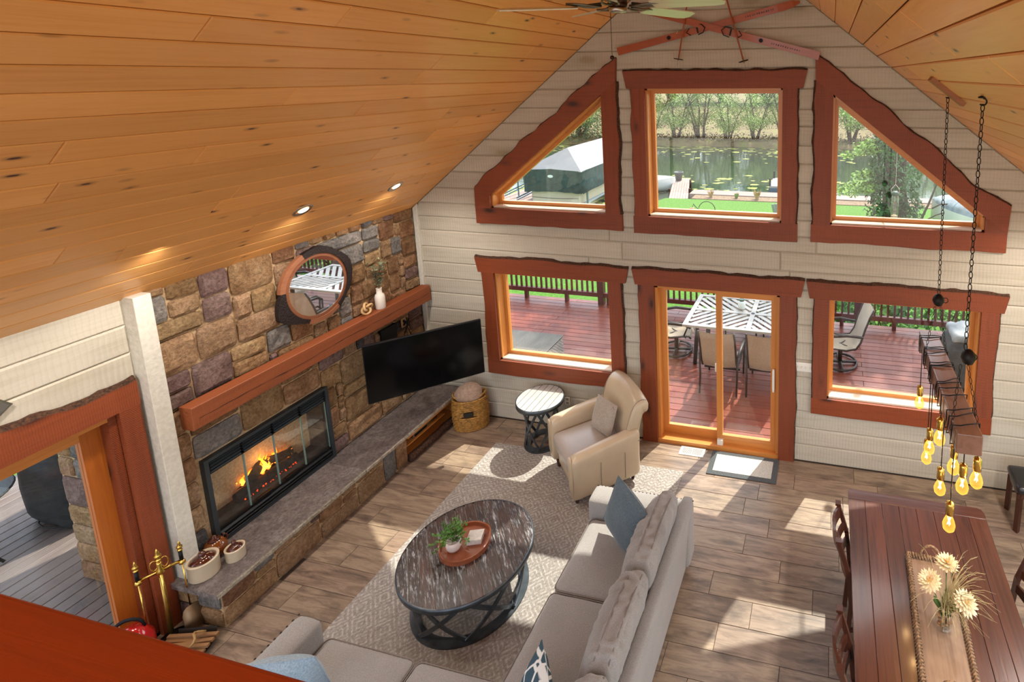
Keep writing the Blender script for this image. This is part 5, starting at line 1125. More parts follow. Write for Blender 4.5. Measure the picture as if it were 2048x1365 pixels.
# ---- trees
TRK = plain('tree_bark', '54473c', .95, nscale=14., namt=.3, bmp=.8); WIL = plain('willow_leaf', '86a04a', .6, nscale=.9, namt=.25, rnd=.12); DGR = plain('dark_leaf', '4a6a3c', .6, nscale=.7, namt=.35, rnd=.15); IVY = plain('ivy_leaf', '3c6a2c', .45, nscale=1.5, namt=.35); BUSH = plain('shrub_leaf', '5f9434', .5, nscale=2., namt=.4, rnd=.1); LIM = plain('spring_leaf', '86a848', .5, nscale=2., namt=.3)
def leafcloud(b, c, rad, n, size, rnd, flat=1.):
    for _ in range(n):
        d = Vector((rnd.gauss(0, 1), rnd.gauss(0, 1), rnd.gauss(0, 1)*flat)); d = d.normalized()*rnd.random()**.4; p = Vector(c)+Vector((d.x*rad[0], d.y*rad[1], d.z*rad[2])); u = Vector((rnd.uniform(-1, 1), rnd.uniform(-1, 1), rnd.uniform(-1, 1))).normalized(); v = u.orthogonal().normalized(); s = size*rnd.uniform(.6, 1.3)
        b.add([p-u*s, p+v*s*.45, p+u*s, p-v*s*.45], [(0, 1, 2, 3)])
def make_tree(rnd, h, leafm, stems=4, leaves=1500, size=.10, spread=1.5, airy=.5):
    tk = B(); lf = B()
    for s in range(stems):
        a = 2*pi*s/stems+rnd.uniform(-.5, .5); ln_ = h*rnd.uniform(.75, 1.0); pts = []; p = Vector((.15*math.cos(a), .15*math.sin(a), -.2)); sp_ = spread*rnd.uniform(.5, 1.1); sd = rnd.uniform(0, 90)
        for i in range(9): t = i/8; pts.append(p+Vector((math.cos(a)*sp_*t**1.4+.25*nz(t*3, sd), math.sin(a)*sp_*t**1.4+.25*nz(t*3, sd+9), ln_*t)))
        tk.tube(pts, [.10*(1-.85*i/8)*h/5 for i in range(9)], 6)
        for j in range(7):
            q = pts[2+j % 6]; a2 = rnd.uniform(0, 2*pi); bl = h*rnd.uniform(.14, .3); e = [q+Vector((math.cos(a2)*bl*k/4, math.sin(a2)*bl*k/4, bl*.8*(k/4)**.8+.06*nz(k, sd+j))) for k in range(5)]; tk.tube(e, [.03*h/5*(1-.8*k/4) for k in range(5)], 4)
            for k in (2, 3, 4): leafcloud(lf, e[k], (airy, airy, airy*.8), int(leaves/stems/21), size, rnd)
    return tk, lf
rt = random.Random(11); protos = []
def tree_obj(name, label, loc, tk, lf, lm, group, rz=0, sc=1.):
    t = thing(name, label, 'tree', loc, rz, group); t.scale = (sc,)*3; obj('trunk', tk, TRK, t, True); obj('foliage', lf, lm, t, kind='stuff'); return t
ords = ['first', 'second', 'third', 'fourth', 'fifth', 'sixth', 'seventh', 'eighth', 'ninth', 'tenth', 'eleventh', 'twelfth', 'thirteenth', 'fourteenth']
for k in range(3): protos.append(tree_obj('willow_tree', '', (0, 40, WZ+.2), *make_tree(rt, 5.2+.4*k, WIL, 5, 4200, .075, 1.7, .62), WIL, 'willows on the far bank'))
wx = [-26, -21.5, -18.6, -14.8, -12.4, -10.2, -7.6, -5.2, -2.6, .2, 3.0, 6.2, 9.4]
for k, x in enumerate(wx):
    o = protos[k] if k < 3 else copy_tree(protos[k % 3]); o.location = (x, 40.2+1.3*nz(k*1.7, 4), WZ+.15); o.rotation_euler = (0, 0, k*2.1); s = 1.0+.22*nz(k*2.3, 8); o.scale = (s, s, s); o['label'] = 'pale green willow across the pond, '+ords[k]+' from the left'
mb = B()
for k in range(60): leafcloud(mb, (-50+1.5*k, 45+4*nz(k*1.7, 2), -.4), (1.6, 1.6, 1.5), 150, .11, rt)
o = obj('marsh_thicket', mb, plain('marsh_twigs', '7c7058', .85, nscale=1.2, namt=.35)); o['kind'] = 'stuff'; o['label'] = 'brownish bare thicket behind the willows'; o['category'] = 'thicket'
dp = tree_obj('woodland_tree', '', (0, 80, 1), *make_tree(rt, 10, DGR, 6, 4200, .30, 3.4, 1.8), DGR, 'distant woodland trees')
for k in range(13):
    o = dp if k == 0 else copy_tree(dp); o.location = (-54+6.6*k, 70+5*nz(k*1.9, 1), .4); o.rotation_euler = (0, 0, k*1.3); s = .9+.25*nz(k*1.1, 6); o.scale = (s*1.1, s*1.1, s); o['label'] = 'dark green tree on the distant treeline, '+ords[k]+' from the left'
bs = B()
for k in range(36):
    x = -34+1.4*k; leafcloud(bs, (x, 39.6+.5*nz(k, 1), WZ+.6), (1.1, .6, .75), 170, .10, rt, .6)
o = obj('bank_brush', bs, plain('brush', '6a5f4a', .8, nscale=1.5, namt=.4)); o['kind'] = 'stuff'; o['label'] = 'low tangled brush lining the far waterline'; o['category'] = 'brush'
# dark shrubs at the far left
db = B()
for k in range(7): leafcloud(db, (-30+1.7*k, 38.9, WZ+1.2+.5*nz(k, 5)), (1.3, .8, 1.3), 380, .11, rt)
tag(obj('waterside_thicket', db, DGR), 'dark green thicket at the pond edge seen through the left triangle window', 'thicket')['kind'] = 'stuff'
# ---- ivy tree
it = thing('ivy_tree', 'large tree with ivy-covered trunk beyond the right triangle window', 'tree', (3.75, 15.0, GZ)); tk = B().tube([(.12*nz(i*.6, 3), .1*nz(i*.6, 7), -.1+.75*i) for i in range(11)], [.48-.022*i for i in range(11)], 12)
iv = B(); rv = random.Random(17)
for k in range(5200):
    a = rv.uniform(0, 2*pi); z = rv.uniform(-.05, 6.6); r = (.55+.35*rv.random()+.22*nz(math.cos(a)*2, math.sin(a)*2, z*1.2))*(1.15-.04*z); leafcloud(iv, (r*math.cos(a), r*math.sin(a), z), (.05, .05, .05), 1, .095, rv)
br = B(); bl = B()
for k in range(11):
    a = rv.choice((pi+rv.uniform(-.9, .6), pi+rv.uniform(-.9, .6), rv.uniform(-.6, .8))); z0 = rv.uniform(1.2, 5.6); Ln = rv.uniform(1.3, 2.7); pts = [Vector((math.cos(a)*Ln*i/6*1., math.sin(a)*Ln*i/6*.6-.1*i, z0+.25*i/6-.22*(i/6)**2*Ln+.08*nz(i, k))) for i in range(7)]; br.tube(pts, [.035*(1-.8*i/6) for i in range(7)], 5)
    for i in range(2, 7): leafcloud(bl, pts[i], (.32, .32, .2), 46, .085, rv)
for k, (p, q) in enumerate((((.75, -1, .0), (1.9, -1.2, 3.6)), ((1.1, -1.4, .9), (3.4, -1.6, 1.5)), ((1.2, -1.2, 1.9), (2.6, -1.5, 1.4)), ((1.5, -1.4, 2.6), (3.2, -1.5, 2.4)), ((.7, -1.3, .35), (2.9, -1.6, 1.15)))):
    p, q = Vector(p), Vector(q); br.tube([p.lerp(q, i/8)+Vector((0, 0, .14*nz(i*.6, k*5.)+.1*math.sin(i/8*pi))) for i in range(9)], [.05*(1-.75*i/8) for i in range(9)] if k == 0 else [.028*(1-.8*i/8) for i in range(9)], 5)
obj('trunk', tk, TRK, it, True); obj('ivy', iv, IVY, it, kind='stuff', label='dense dark ivy leaves'); obj('branches', br, TRK, it, True); obj('branch_leaves', bl, LIM, it, kind='stuff')
# ---- shrubs behind the right part of the deck rail
for k, (x, y, s) in enumerate(((1.5, 5.4, .8), (2.6, 5.2, .95), (3.8, 5.6, 1.05), (5.0, 5.2, .9))):
    t = thing('garden_shrub', 'bright green shrub behind the deck rail, '+ords[k]+' from the left', 'shrub', (x, y, GZ), group='shrubs behind the deck rail'); b = B(); leafcloud(b, (0, 0, .75*s), (.75*s, .6*s, .75*s), 900, .07, rt); st = B()
    for j in range(6): a = j*1.05; st.tube([(0, 0, -.05), (.2*math.cos(a), .2*math.sin(a), .5*s), (.45*s*math.cos(a), .4*s*math.sin(a), 1.1*s)], [.02, .015, .006], 5)
    obj('foliage', b, BUSH, t, kind='stuff'); obj('stems', st, TRK, t)
# ---- deck
DECK = wood('deck_stain', '7c3a28', '64291a', 'x', rough=.38, var=.12, grain=.5, coat=.1); DECKY = wood('deck_sky_sheen_side', '6e625c', '574b47', 'y', rough=.4, var=.12, grain=.5, coat=.15); RAIL = wood('rail_stain', '5c2218', '431510', 'x', rough=.5, var=.08, grain=.6); RAILZ = wood('rail_stain_upright', '55201a', '3c1512', 'z', rough=.5, var=.08, grain=.6)  # grey of the side boards is reflected sky put into their colour
dk_ = thing('wooden_deck', 'red-stained board deck outside the gable windows', 'deck', (0, 2.1, DZ-.04))
nb_ = 27; y0 = .25; bwid = (4.08-y0)/nb_
for k in range(nb_):
    for a, c in (((-8.4, -1.6), (-1.6, 5.2)) if k % 2 else ((-8.4, -3.9), (-3.9, 1.9), (1.9, 5.2))): obj('deck_board', B().plate([(a+.002, y0+k*bwid+.004), (c-.002, y0+k*bwid+.004), (c-.002, y0+(k+1)*bwid-.004), (a+.002, y0+(k+1)*bwid-.004)], (0,0,DZ-.035), (1,0,0), (0,1,0), (0,0,1), .035, .004), DECK, dk_, world=True)
obj('joists', B().box(-8.4, 5.2, .26, .32, DZ-.25, DZ-.04).box(-8.4, 5.2, 2.1, 2.16, DZ-.25, DZ-.04).box(-8.4, 5.2, 4.0, 4.06, DZ-.25, DZ-.04), RAIL, dk_, world=True)
for x in (-8.2, -5, -1.6, 1.8, 5.0): obj('footing', B().box(x-.07, x+.07, 3.6, 3.74, GZ, DZ-.04), RAILZ, dk_, world=True)
sd_ = thing('side_deck', 'board deck outside the left sliding door, sky sheen painted in grey', 'deck', (-6.3, -3, DZ-.04))
for k in range(28):
    x = -4.36-.14*(k+1); obj('deck_board', B().plate([(x+.004, -6.5), (x+.136, -6.5), (x+.136, .245), (x+.004, .245)], (0,0,DZ-.035), (1,0,0), (0,1,0), (0,0,1), .035, .004), DECKY, sd_, world=True)
obj('joists', B().box(-8.3, -4.36, -6.4, -6.3, DZ-.25, DZ-.04).box(-8.3, -4.36, -3, -2.9, DZ-.25, DZ-.04), RAIL, sd_, world=True)
for x in (-8.1, -4.6): obj('footing', B().box(x-.07, x+.07, -6.4, -6.26, GZ, DZ-.04), RAILZ, sd_, world=True)
def railing(name, label, p, q, posts):
    p, q = Vector(p), Vector(q); d = (q-p); Ln = d.length; d.normalize(); r = thing(name, label, 'railing', ((p.x+q.x)/2, (p.y+q.y)/2, DZ)); at = lambda s, z: (p.x+d.x*s, p.y+d.y*s, z)
    obj('bottom_rail', B().bar(at(0, DZ+.205), at(Ln, DZ+.205), .07, .09), RAIL, r, world=True); obj('top_rail', B().bar(at(0, DZ+.93), at(Ln, DZ+.93), .07, .06), RAIL, r, world=True); obj('cap', B().bar(at(0, DZ+.98), at(Ln, DZ+.98), .14, .035), RAIL, r, world=True)
    n = int(Ln/.118); bm = None
    for k in range(n):
        b = obj('baluster', B().bar(at((k+.5)*Ln/n, DZ+.25), at((k+.5)*Ln/n, DZ+.9), .034, .034), RAILZ, r, world=True)
    for s in posts: obj('post', B().bar(at(s, DZ), at(s, DZ+1.05), .125, .125, (d.x, d.y, 0)), RAILZ, r, world=True)
    for k in range(int(Ln/.95)): obj('foot_block', B().bar(at(.4+k*.95, DZ), at(.4+k*.95, DZ+.16), .07, .07, (d.x, d.y, 0)), RAILZ, r, world=True)
railing('deck_railing', 'dark red baluster railing along the far edge of the front deck', (-8.3, 3.95, 0), (5.1, 3.95, 0), (0.1, 2.3, 5.0, 7.6, 10.2, 13.2)); railing('deck_railing', 'dark baluster railing at the edge of the side deck', (-8.2, -6.4, 0), (-8.2, 3.8, 0), (1.0, 3.2, 5.4, 7.6))
# ---- patio set
ALU = plain('dark_aluminium', '3b332f', .4, .5); TBT = plain('table_paint', '9a9690', .45, .2); SLING = fabric('tan_sling', 'a89a86', '8a7b69', 260., 6., .2)
pt = thing('patio_table', 'pale slatted metal patio table on the front deck', 'table', (.1, 2.55, DZ+.004)); tz = .74
obj('top_frame', B().box(-1.07, 1.07, -.62, -.54, tz-.035, tz).box(-1.07, 1.07, .54, .62, tz-.035, tz).box(-1.07, -.99, -.54, .54, tz-.035, tz).box(.99, 1.07, -.54, .54, tz-.035, tz).box(-.04, .04, -.54, .54, tz-.035, tz).box(-.99, -.04, -.04, .04, tz-.035, tz).box(.04, .99, -.04, .04, tz-.035, tz), TBT, pt)
sl = B()
for qx, sx in ((-.515, -1), (.515, 1)):
    for qy, sy in ((-.29, -1), (.29, 1)):
        for k in range(13):
            o_ = -.66+k*.11; pts = []
            # diagonal slat clipped to the panel
            d = Vector((sx*sy, 1)).normalized()*(1); nrm = Vector((-d.y, d.x)); c0 = nrm*o_; ts = []
            lo, hi = -9, 9
            for ax, hw in ((0, .475), (1, .25)):
                if abs(d[ax]) > 1e-6:
                    a = (-hw-c0[ax])/d[ax]; c = (hw-c0[ax])/d[ax]; lo = max(lo, min(a, c)); hi = min(hi, max(a, c))
            if hi-lo > .05: sl.bar((qx+c0.x+d.x*lo, qy+c0.y+d.y*lo, tz-.012), (qx+c0.x+d.x*hi, qy+c0.y+d.y*hi, tz-.012), .068, .012)
obj('slats', sl, TBT, pt, kind='stuff')
for x in (-.9, .9):
    for y in (-.48, .48): obj('leg', B().bar((x, y, 0), (x*.95, y*.95, tz-.03), .055, .055), ALU, pt)
obj('umbrella_hole', B().lathe([(0, tz+.001), (.03, tz+.001), (.03, tz+.004), (0, tz+.004)], (.0, 0, 0), 14), M['black'], pt)
jr = thing('glass_jar', 'small clear jar with a green lid standing on the patio table', 'jar', (-.12, 2.72, DZ+tz)); obj('jar_body', B().lathe([(0, 0), (.06, 0), (.065, .02), (.065, .12), (.05, .14), (0, .14)], n=16), plain('frosted_jar', 'd5dcd6', .3), jr, True); obj('lid', B().lathe([(.045, .14), (.045, .17), (0, .17)], n=16), plain('jar_lid', '3f5a4a', .5), jr)
def sling_chair(swivel):
    c = thing('patio_chair', '', 'chair', group='sling chairs around the patio table'); pf = [(-.46, 1.05), (-.40, .92), (-.33, .72), (-.27, .50), (-.20, .39), (-.05, .36), (.15, .39), (.26, .40), (.30, .36)]
    def fn(u, v):
        f = v*(len(pf)-1); i = min(int(f), len(pf)-2); t = f-i; a, b = pf[i], pf[i+1]; wv = .018*math.sin(pi*u); return (a[0]+(b[0]-a[0])*t-wv*.4, -.25+.5*u, a[1]+(b[1]-a[1])*t-wv)
    g = B().grid(fn, 6, 24); g2 = [(x-.006, y, z-.006) for x, y, z in g.v]; o_ = len(g.v); g.v += g2; g.f += [tuple(i+o_ for i in f[::-1]) for f in g.f]; obj('sling', g, SLING, c, True)
    for s in (-1, 1):
        obj('side_rail', B().tube([(a, s*.265, b) for a, b in pf], .017, 7), ALU, c, True); obj('arm', B().tube([(-.30, s*.29, .60), (-.05, s*.31, .64), (.22, s*.31, .62), (.30, s*.30, .56)], [.02, .026, .026, .018], 7), ALU, c, True)
        if not swivel: obj('leg', B().tube([(.30, s*.30, .56), (.28, s*.29, .3), (.30, s*.28, 0)], .016, 7), ALU, c, True); obj('leg', B().tube([(-.30, s*.29, .60), (-.30, s*.28, .3), (-.36, s*.28, 0)], .016, 7), ALU, c, True)
        else: obj('arm_post', B().tube([(.26, s*.305, .60), (.18, s*.28, .40)], .014, 6), ALU, c, True)
    if swivel: obj('swivel_ring', B().tube([(.27*math.cos(2*pi*i/24), .27*math.sin(2*pi*i/24), .022) for i in range(24)], .02, 7, True), ALU, c, True); obj('pedestal', B().tube([(0, 0, .02), (0, 0, .34)], .035, 10).bar((-.27, 0, .03), (.27, 0, .03), .04, .03).bar((0, -.27, .03), (0, .27, .03), .04, .03).tube([(-.2, -.2, .34), (.2, .2, .34)], .016, 6).tube([(-.2, .2, .34), (.2, -.2, .34)], .016, 6), ALU, c, True)
    else: obj('stretcher', B().bar((-.02, -.28, .25), (-.02, .28, .25), .02, .03), ALU, c)
    return c
c1 = sling_chair(False); c2 = sling_chair(True)
for src, loc, rz, lb_ in ((c1, (-.24, 1.62, DZ), pi/2, 'tan sling chair on the near side of the patio table, left one'), (None, (.46, 1.66, DZ), pi/2, 'tan sling chair on the near side of the patio table, right one'), (None, (-.2, 3.38, DZ), -pi/2, 'sling chair on the far side of the patio table, left one'), (None, (.5, 3.38, DZ), -pi/2, 'sling chair on the far side of the patio table, right one')):
    c = src or copy_tree(c1); c.location = (loc[0], loc[1], loc[2]+.012); c.rotation_euler = (0, 0, rz); c['label'] = lb_
for src, loc, rz, lb_ in ((c2, (-1.22, 2.42, DZ), .1, 'swivel sling chair at the left end of the patio table'), (None, (1.55, 2.55, DZ), pi+.15, 'swivel sling chair seen through the right window at the table end')):
    c = src or copy_tree(c2); c.location = (loc[0], loc[1], loc[2]+.012); c.rotation_euler = (0, 0, rz); c['label'] = lb_
# ---- wicker ottoman table, covered grill
wo = thing('wicker_table', 'low grey wicker table on the deck below the left window', 'table', (-3.65, 1.47, DZ)); WKG = plain('grey_wicker', '6c6a66', .7, nscale=60., namt=.35, bmp=.6)
obj('body', B().box(-.62, .62, -.31, .31, .03, .40), WKG, wo); sl = B()
for k in range(42): sl.cyl((-.63+.0307*k, -.32, .415), (-.63+.0307*k, .32, .415), .013, n=6)
obj('top_weave', sl, plain('weave_strand', '5c5a56', .6), wo, kind='stuff'); b = B()
for k in range(13): b.tube([(.625, -.31+.62*i/20, .05+.027*k+.006*(1 if (i+k) % 2 else -1)) for i in range(21)], .011, 5)
obj('side_weave', b, plain('weave_strand_side', '8a8781', .6), wo, kind='stuff')
for x in (-.55, .55):
    for y in (-.25, .25): obj('foot', B().cyl((x, y, 0), (x, y, .04), .03, n=8), M['black'], wo)
cg = thing('covered_grill', 'black fabric-covered barbecue on the deck at the right window', 'grill', (3.42, 1.75, DZ)); CVR = plain('grill_cover', '1d2124', .8, nscale=12., namt=.3, bmp=.3)
obj('cover', B().rbox((0, 0, .52), (.95, .66, 1.04), .10, 10, lambda q, p: (q.x*(1+.06*(-p[2]))+.02*nz(q.y*6, q.z*4), q.y*(1+.1*(-p[2]))+.03*nz(q.x*6, q.z*3, 4), q.z+.10*max(0, p[2])*(1-p[0]**2)*(1-p[1]**2))), CVR, cg, True); obj('folded_cover', B().rbox((-.1, .0, 1.12), (.62, .5, .12), .06, 10, lambda q, p: (q.x, q.y, q.z+.05*nz(q.x*6, q.y*6)+.03*nz(q.x*15, q.y*15))), plain('grey_tarp', '7d8286', .6, nscale=6., namt=.2), cg, True)
for x in (-.35, .35): obj('wheel', B().lathe([(0, -.02), (.07, -.02), (.07, .02), (0, .02)], (x, -.28, .07), 16, Rx(pi/2)), M['black'], cg)
# ---- bistro table and covered stove on the side deck
bt = thing('bistro_table', 'round black mesh folding table on the side deck', 'table', (-6.9, -3.05, DZ+.012)); obj('table_top', B().lathe([(0, .70), (.42, .70), (.43, .715), (.42, .73), (0, .725)], n=36), plain('black_mesh', '2a3238', .5, nscale=90., namt=.5, bmp=.6), bt)
for a in (0, pi/2): q = lambda s, z: (.33*s*math.cos(a+.5), .33*s*math.sin(a+.5), z); obj('folding_leg', B().tube([q(-1, 0), q(1, .70)], .013, 6).tube([q(1, 0), q(-1, .70)], .013, 6), M['black'], bt, True)
cs = thing('covered_smoker', 'tall dark fabric-covered smoker standing on the side deck', 'smoker', (-6.75, -2.05, DZ)); obj('cover', B().rbox((0, 0, .62), (.75, .95, 1.24), .12, 10, lambda q, p: (q.x+.03*nz(q.y*5, q.z*3), q.y+.03*nz(q.x*5, q.z*3, 2), q.z)), CVR, cs, True); obj('draw_cord', B().tube([(.40*math.cos(2*pi*i/20), .5*math.sin(2*pi*i/20), .05) for i in range(20)], .008, 5, True), M['black'], cs, True)
# ---- yard things
bf = thing('bird_feeder', 'clear tube bird feeder hanging outside the right triangle window', 'bird feeder', (2.14, 1.2, 2.70)); obj('tube', B().lathe([(.042, 0), (.045, .01), (.045, .36), (.04, .37)], n=18), M['clear'], bf, True); obj('cap', B().lathe([(.05, .36), (.052, .39), (.03, .41), (0, .415)], n=18), plain('green_cap', '2f4a3c', .5), bf, True); obj('seed', B().lathe([(0, .0), (.04, .0), (.04, .09), (0, .11)], n=14), plain('seed', '8f7f64', .9), bf); obj('wire', B().tube([(-.05, 0, .37), (-.05, 0, .44), (0, 0, .50), (0, 0, 1.25)], .003, 5).tube([(.05, 0, .37), (.05, 0, .44), (0, 0, .50)], .003, 5), M['chrome'], bf); obj('bracket', B().tube([(0, 0, 1.25), (0, -.4, 1.32), (0, -.96, 1.2)], .01, 6), M['black'], bf)
sh = thing('shepherd_hook', 'black double shepherd hook on the lawn below the top window', 'garden hook', (-2.62, 12, GZ)); obj('pole', B().tube([(0, 0, 0), (0, 0, .9)]+[(-.30+.30*math.cos(a), 0, .9+.30*math.sin(a)) for a in [i*pi/10 for i in range(1, 11)]]+[(-.72, 0, 1.0), (-.80, 0, 1.1)], .014, 6), M['black'], sh, True); obj('second_pole', B().tube([(.75, 0, 0), (.75, 0, .62)]+[(.45+.30*math.cos(a), 0, .62+.24*math.sin(a)) for a in [i*pi/10 for i in range(1, 11)]]+[(.02, 0, .55)], .014, 6), M['black'], sh, True)
hp = thing('hanging_feeder', 'small orange feeder hanging from the shepherd hook', 'bird feeder', (-3.46, 12, GZ+.72)); obj('jar_body', B().lathe([(0, 0), (.08, 0), (.09, .05), (.09, .2), (.06, .23), (0, .23)], n=16), plain('orange_glaze', 'a85a2a', .4), hp, True); obj('hanger', B().tube([(0, 0, .22), (.02, 0, .3), (.07, 0, .36)], .008, 5), M['black'], hp)
dock = thing('boat_dock', 'narrow pinkish plank dock reaching into the pond', 'dock', (-6.2, 20, WZ)); da, db_ = Vector((-5.56, 17.4)), Vector((-6.75, 22.2)); e = (db_-da).normalized(); nr = Vector((-e.y, e.x)); DKW = noise_mat('dock_wood', [(.3, '85726b'), (.7, '9f8c84')], 3., stretch=(6, 1, 1))
for k in range(7):
    o0 = -.45+k*.13; P = [da+nr*o0, da+nr*(o0+.12), db_+nr*(o0+.12), db_+nr*o0]; obj('dock_board', B().prism([(p.x, p.y, GZ-.1) for p in P], (0, 0, .04)), DKW, dock, world=True)
for s in (.3, .75):
    for o0 in (-.5, .5): c = da.lerp(db_, s)+nr*o0; obj('pile', B().cyl((c.x, c.y, WZ-.3), (c.x, c.y, GZ+.1), .06, n=8), M['bark'], dock, world=True)
pp_ = thing('dock_planter', 'dark grey planter pot at the end of the dock', 'planter', (-6.75, 21.6, GZ-.06)); obj('pot', B().lathe([(0, 0), (.15, 0), (.24, .42), (.26, .44), (.26, .48), (.22, .48), (.21, .42), (0, .42)], n=22), plain('grey_pot', '4c4f52', .6), pp_, True); obj('soil', B().lathe([(0, .40), (.2, .40), (0, .43)], n=16), plain('soil', '3a2e26', .95), pp_)
def hull(name, label, loc, rz, Ln, wd, hh, hm, cm, cover=0.):
    t = thing(name, label, 'boat', loc, rz); n = 14; st = []
    def fn(u, v):
        w_ = wd/2*(1-max(0, (u-.55)/.45)**2.2); a = (v-.5)*pi; sh_ = .25*max(0, u-.5)*hh; return (Ln*(u-.5), w_*math.sin(a), hh*(1-math.cos(a)**.6 if math.cos(a) > 0 else 1)+sh_)
    obj('hull', B().grid(fn, n, 14), hm, t, True)
    def dk2(u, v):
        p = Vector(fn(u, v)); q = Vector(fn(u, 0)); return (p.x, p.y*.98, q.z-.02+cover*math.cos((v-.5)*pi)*(1-abs(2*u-1)**3))
    obj('cover' if cover else 'deck', B().grid(dk2, n, 10), cm, t, True); return t
HUL = plain('white_hull', 'dcdcd6', .3); hull('fishing_boat', 'white boat bow moored beside the plank dock', (-8.75, 20.3, WZ-.05), .3, 4.2, 1.6, .75, HUL, plain('boat_deck', 'b8b4a8', .6), .12)
hull('covered_boat', 'pale grey covered boat ashore at the lower right of the triangle window', (6.6, 13.2, GZ+.1), 2.3, 4.6, 1.9, .8, HUL, plain('boat_cover', '8d9aa2', .7, nscale=4., namt=.2), .45)
jt = thing('steel_jetty', 'grey blue boat jetty at the right of the top window', 'jetty', (-.9, 20.6, WZ)); obj('platform', B().box(-.7, 1.2, -.9, 1.2, .62, .72), plain('jetty_top', 'a9a49c', .7), jt); obj('frame', B().box(-.72, -.62, -.9, 1.2, .2, .62).box(-.7, 1.2, -.92, -.84, .3, .62), plain('blue_steel', '6d7f8c', .5, .3), jt)
for x in (-.65, 1.1):
    for y in (-.85, 1.1): obj('pile', B().cyl((x, y, -.3), (x, y, 1.1), .05, n=8), M['iron'], jt)
bl_ = thing('boat_lift', 'boat lift with grey canopy and dark green skirt in the left triangle window', 'boat lift', (-10.65, 17.5, WZ)); GC = plain('canopy_vinyl', '66686a', .55, nscale=2., namt=.05); GS = plain('canopy_skirt', '26403e', .65, nscale=5., namt=.3, bmp=.3)
hw, ez, az = 1.45, 2.02, 2.85; A_ = [(-hw, -2.5, ez), (0, -2.5, ez+.1), (hw, -2.5, ez), (hw, 4, ez), (-hw, 4, ez), (0, -.9, az), (0, 3.2, az)]
obj('canopy', B().add(A_, [(0, 1, 5), (1, 2, 5), (2, 3, 6, 5), (4, 0, 5, 6), (3, 4, 6)]), GC, bl_); pts = [(-hw, 4), (-hw, -2.35), (-hw+.15, -2.5), (0, -2.52), (hw-.15, -2.5), (hw, -2.35), (hw, 4)]; b = B()
def skirt(u, v):
    f = u*(len(pts)-1); i = min(int(f), len(pts)-2); t = f-i; x = pts[i][0]+(pts[i+1][0]-pts[i][0])*t; y = pts[i][1]+(pts[i+1][1]-pts[i][1])*t; return (x+.03*nz(x*3, y*3, v*2), y+.03*nz(x*3, y*3, 7+v), ez+.02+.08*(1-abs(x)/hw)*(y < -2.3)-v*(1.0+.06*nz(u*25, 1)))
obj('skirt', B().grid(skirt, 48, 6), GS, bl_, True); obj('oval_patch', B().lathe([(0, 0), (.13, 0), (.13, .01), (0, .01)], (.0, -2.55, ez-.22), 20, Rx(pi/2) @ Matrix.Diagonal((1, .5, 1, 1))), plain('patch', 'd8dcda', .6), bl_)
for x in (-1.35, 1.35):
    for y in (-1.8, 3.5): obj('lift_post', B().cyl((x, y, -.4), (x, y, ez), .05, n=8), plain('lift_steel', '8a959b', .4, .6), bl_)
pb = thing('pontoon_boat', 'beige-fenced pontoon boat under the lift canopy', 'boat', (-10.65, 17.5, WZ+.15)); obj('fence', B().grid(lambda u, v: (1.12*math.cos(pi*(1+u))*1.0 if False else (-1.12+2.24*u), -2.2-.12*math.sin(pi*u), .35+.62*v), 12, 2).box(-1.14, -1.10, -2.2, 3, .35, .97).box(1.10, 1.14, -2.2, 3, .35, .97), plain('fence_beige', 'c3b79c', .5), pb); obj('trim_stripe', B().tube([(-1.13+2.26*i/12, -2.23-.12*math.sin(pi*i/12), .62) for i in range(13)], .012, 5).tube([(-1.13+2.26*i/12, -2.23-.12*math.sin(pi*i/12), .95) for i in range(13)], .02, 5), plain('fence_trim', '6b675f', .4, .4), pb); obj('boat_deck', B().box(-1.2, 1.25, -2.75, 3.2, .27, .35), plain('pontoon_deck', '9aa3a8', .5), pb)
for x in (-.85, .85): obj('pontoon', B().tube([(x, -2.7, .12), (x, -2.4, .1), (x, 3.2, .1)], [.05, .26, .26], 12), M['chrome'], pb, True)
gw = thing('steel_gangway', 'blue grey steel gangway rails left of the boat lift', 'gangway', (-13.0, 16.5, WZ)); STL = plain('gangway_steel', '55707e', .5, .4)
for k in range(4): obj('rail', B().bar((-.9+.5*k, -1.5, .4+.35*(k % 2)), (-.4+.5*k, 2.5, .9+.35*(k % 2)), .05, .05), STL, gw); obj('upright', B().bar((-.7+.5*k, -.6+.5*k, 0), (-.7+.5*k, -.6+.5*k, 1.5), .05, .05), STL, gw)
obj('walkway', B().box(-1, 1, -1.5, 2.6, .35, .42), DKW, gw)
GT = plain('ornamental_grass', 'b39a6a', .8, nscale=8., namt=.2)
for k, (x, s, mt) in enumerate(((-4.05, 1., GT), (-2.85, .8, LIM), (-1.9, 1.25, GT), (-.6, 1.1, GT), (-7.0, 1.3, LIM))):
    t = thing('grass_clump', ['small tan grass tuft in the mulch bed near the dock', 'small green plant in the mulch bed', 'largest tan grass tuft in the middle of the mulch bed', 'tan grass tuft at the right end of the mulch bed', 'leafy green clump left of the dock'][k], 'plant', (x, 17.6 if k < 4 else 16.6, GZ), group='clumps at the waterside'); b = B()
    for j in range(70): a = R_.uniform(0, 2*pi); l_ = R_.uniform(.15, .4)*s; leafs(b, (.05*math.cos(a), .05*math.sin(a), 0), (.5*l_*math.cos(a), .5*l_*math.sin(a), l_), .012*s+.004)
    obj('blades', b, mt, t, kind='stuff')
lc = thing('lawn_chair', 'grey slatted lawn chair at the lower right of the top window', 'chair', (-.25, 13.0, GZ), 2.8)
for k in range(6): x = -.28+.112*k; obj('back_slat', B().bar((x*.8, .2, .3), (x, .45, 1.0+.08*math.cos(x*4)), .095, .02, (0, 1, 0)), plain('lawn_chair_paint', '7f868a', .6), lc)
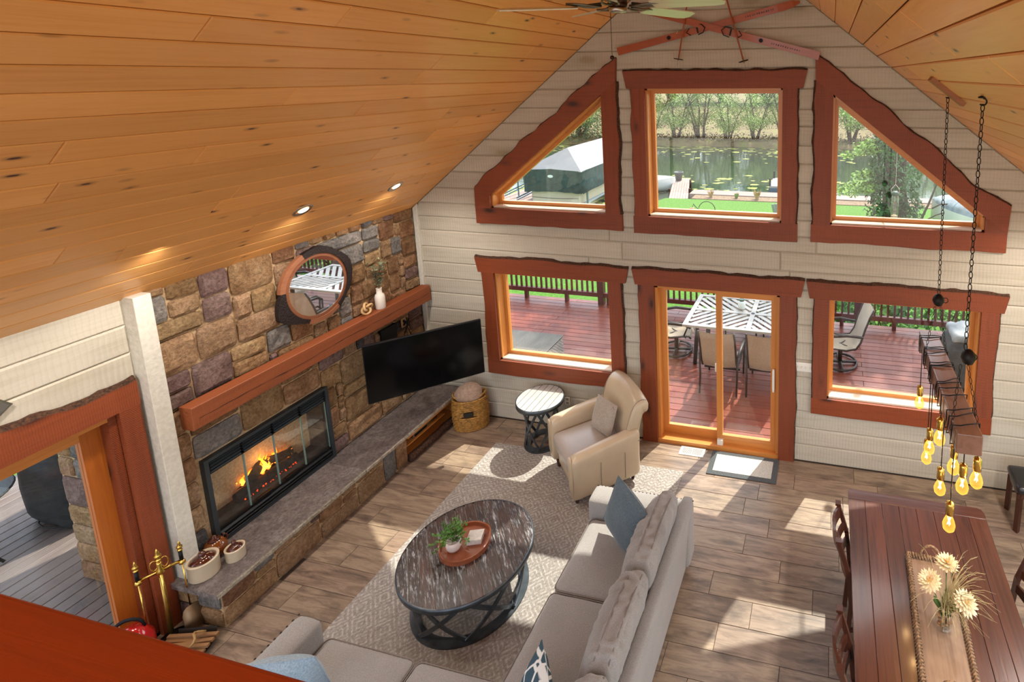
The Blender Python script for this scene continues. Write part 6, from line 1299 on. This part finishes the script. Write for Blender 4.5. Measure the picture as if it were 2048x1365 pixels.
obj('seat', B().box(-.28, .28, -.3, .22, .30, .33), plain('lawn_chair_seat', '7f868a', .6), lc)
for x in (-.27, .27): obj('leg', B().bar((x, -.28, 0), (x, -.28, .32), .06, .03), ALU, lc); obj('leg', B().bar((x, .35, 0), (x, .2, .33), .06, .03), ALU, lc)

# ---- tall budding tree beside the deck, outside the frame: its branches dapple the deck
tt = thing('budding_tree', 'tall budding tree beside the deck that dapples the boards with shade', 'tree', (8.2, 11.0, GZ)); tk = B().tube([(.3*nz(i*.5, 1), .3*nz(i*.5, 5), 1.1*i) for i in range(13)], [.34-.02*i for i in range(13)], 10); tw = B(); bd = B(); rb_ = random.Random(29)
for k in range(13):
    z0 = 7+.42*k; tx = rb_.uniform(-12.5, -3.5); ty = rb_.uniform(-4.6, .6); q = Vector((tx, ty, 10.5+rb_.uniform(-1.2, 1.6))); p = Vector((0, 0, z0)); pts = [p.lerp(q, i/9)+Vector((.5*nz(i*.5, k*3.), .5*nz(i*.5, k*3.+5), .6*math.sin(i/9*pi))) for i in range(10)]; tw.tube(pts, [.10*(1-.85*i/9) for i in range(10)], 6)
    for j in range(3, 10):
        for m_ in range(2):
            a = rb_.uniform(0, 2*pi); e = [pts[j]+Vector((math.cos(a)*.32*i, math.sin(a)*.32*i, .12*i+.1*nz(i, j))) for i in range(5)]; tw.tube(e, [.03*(1-.8*i/4) for i in range(5)], 4)
            for i in (2, 3, 4): leafcloud(bd, e[i], (.42, .42, .3), 22, .085, rb_)
for k in range(900):                                        # leaf sprays filling the crown over the deck, in clumps
    x, y = rb_.uniform(-5.5, 5.), rb_.uniform(.9, 4.1)
    if nz(x*.75, y*.9, 3.3)+.35*nz(x*2.1, y*2.1, 8.) < (-.02 if x < -1 else -.12): continue
    z = rb_.uniform(8.5, 12.5); leafcloud(bd, (x+.245*z-8.2, y+.605*z-11.0, z-GZ), (.3, .3, .2), 16, .10, rb_)
obj('trunk', tk, TRK, tt, True); obj('branches', tw, TRK, tt, True); obj('buds', bd, LIM, tt, kind='stuff')
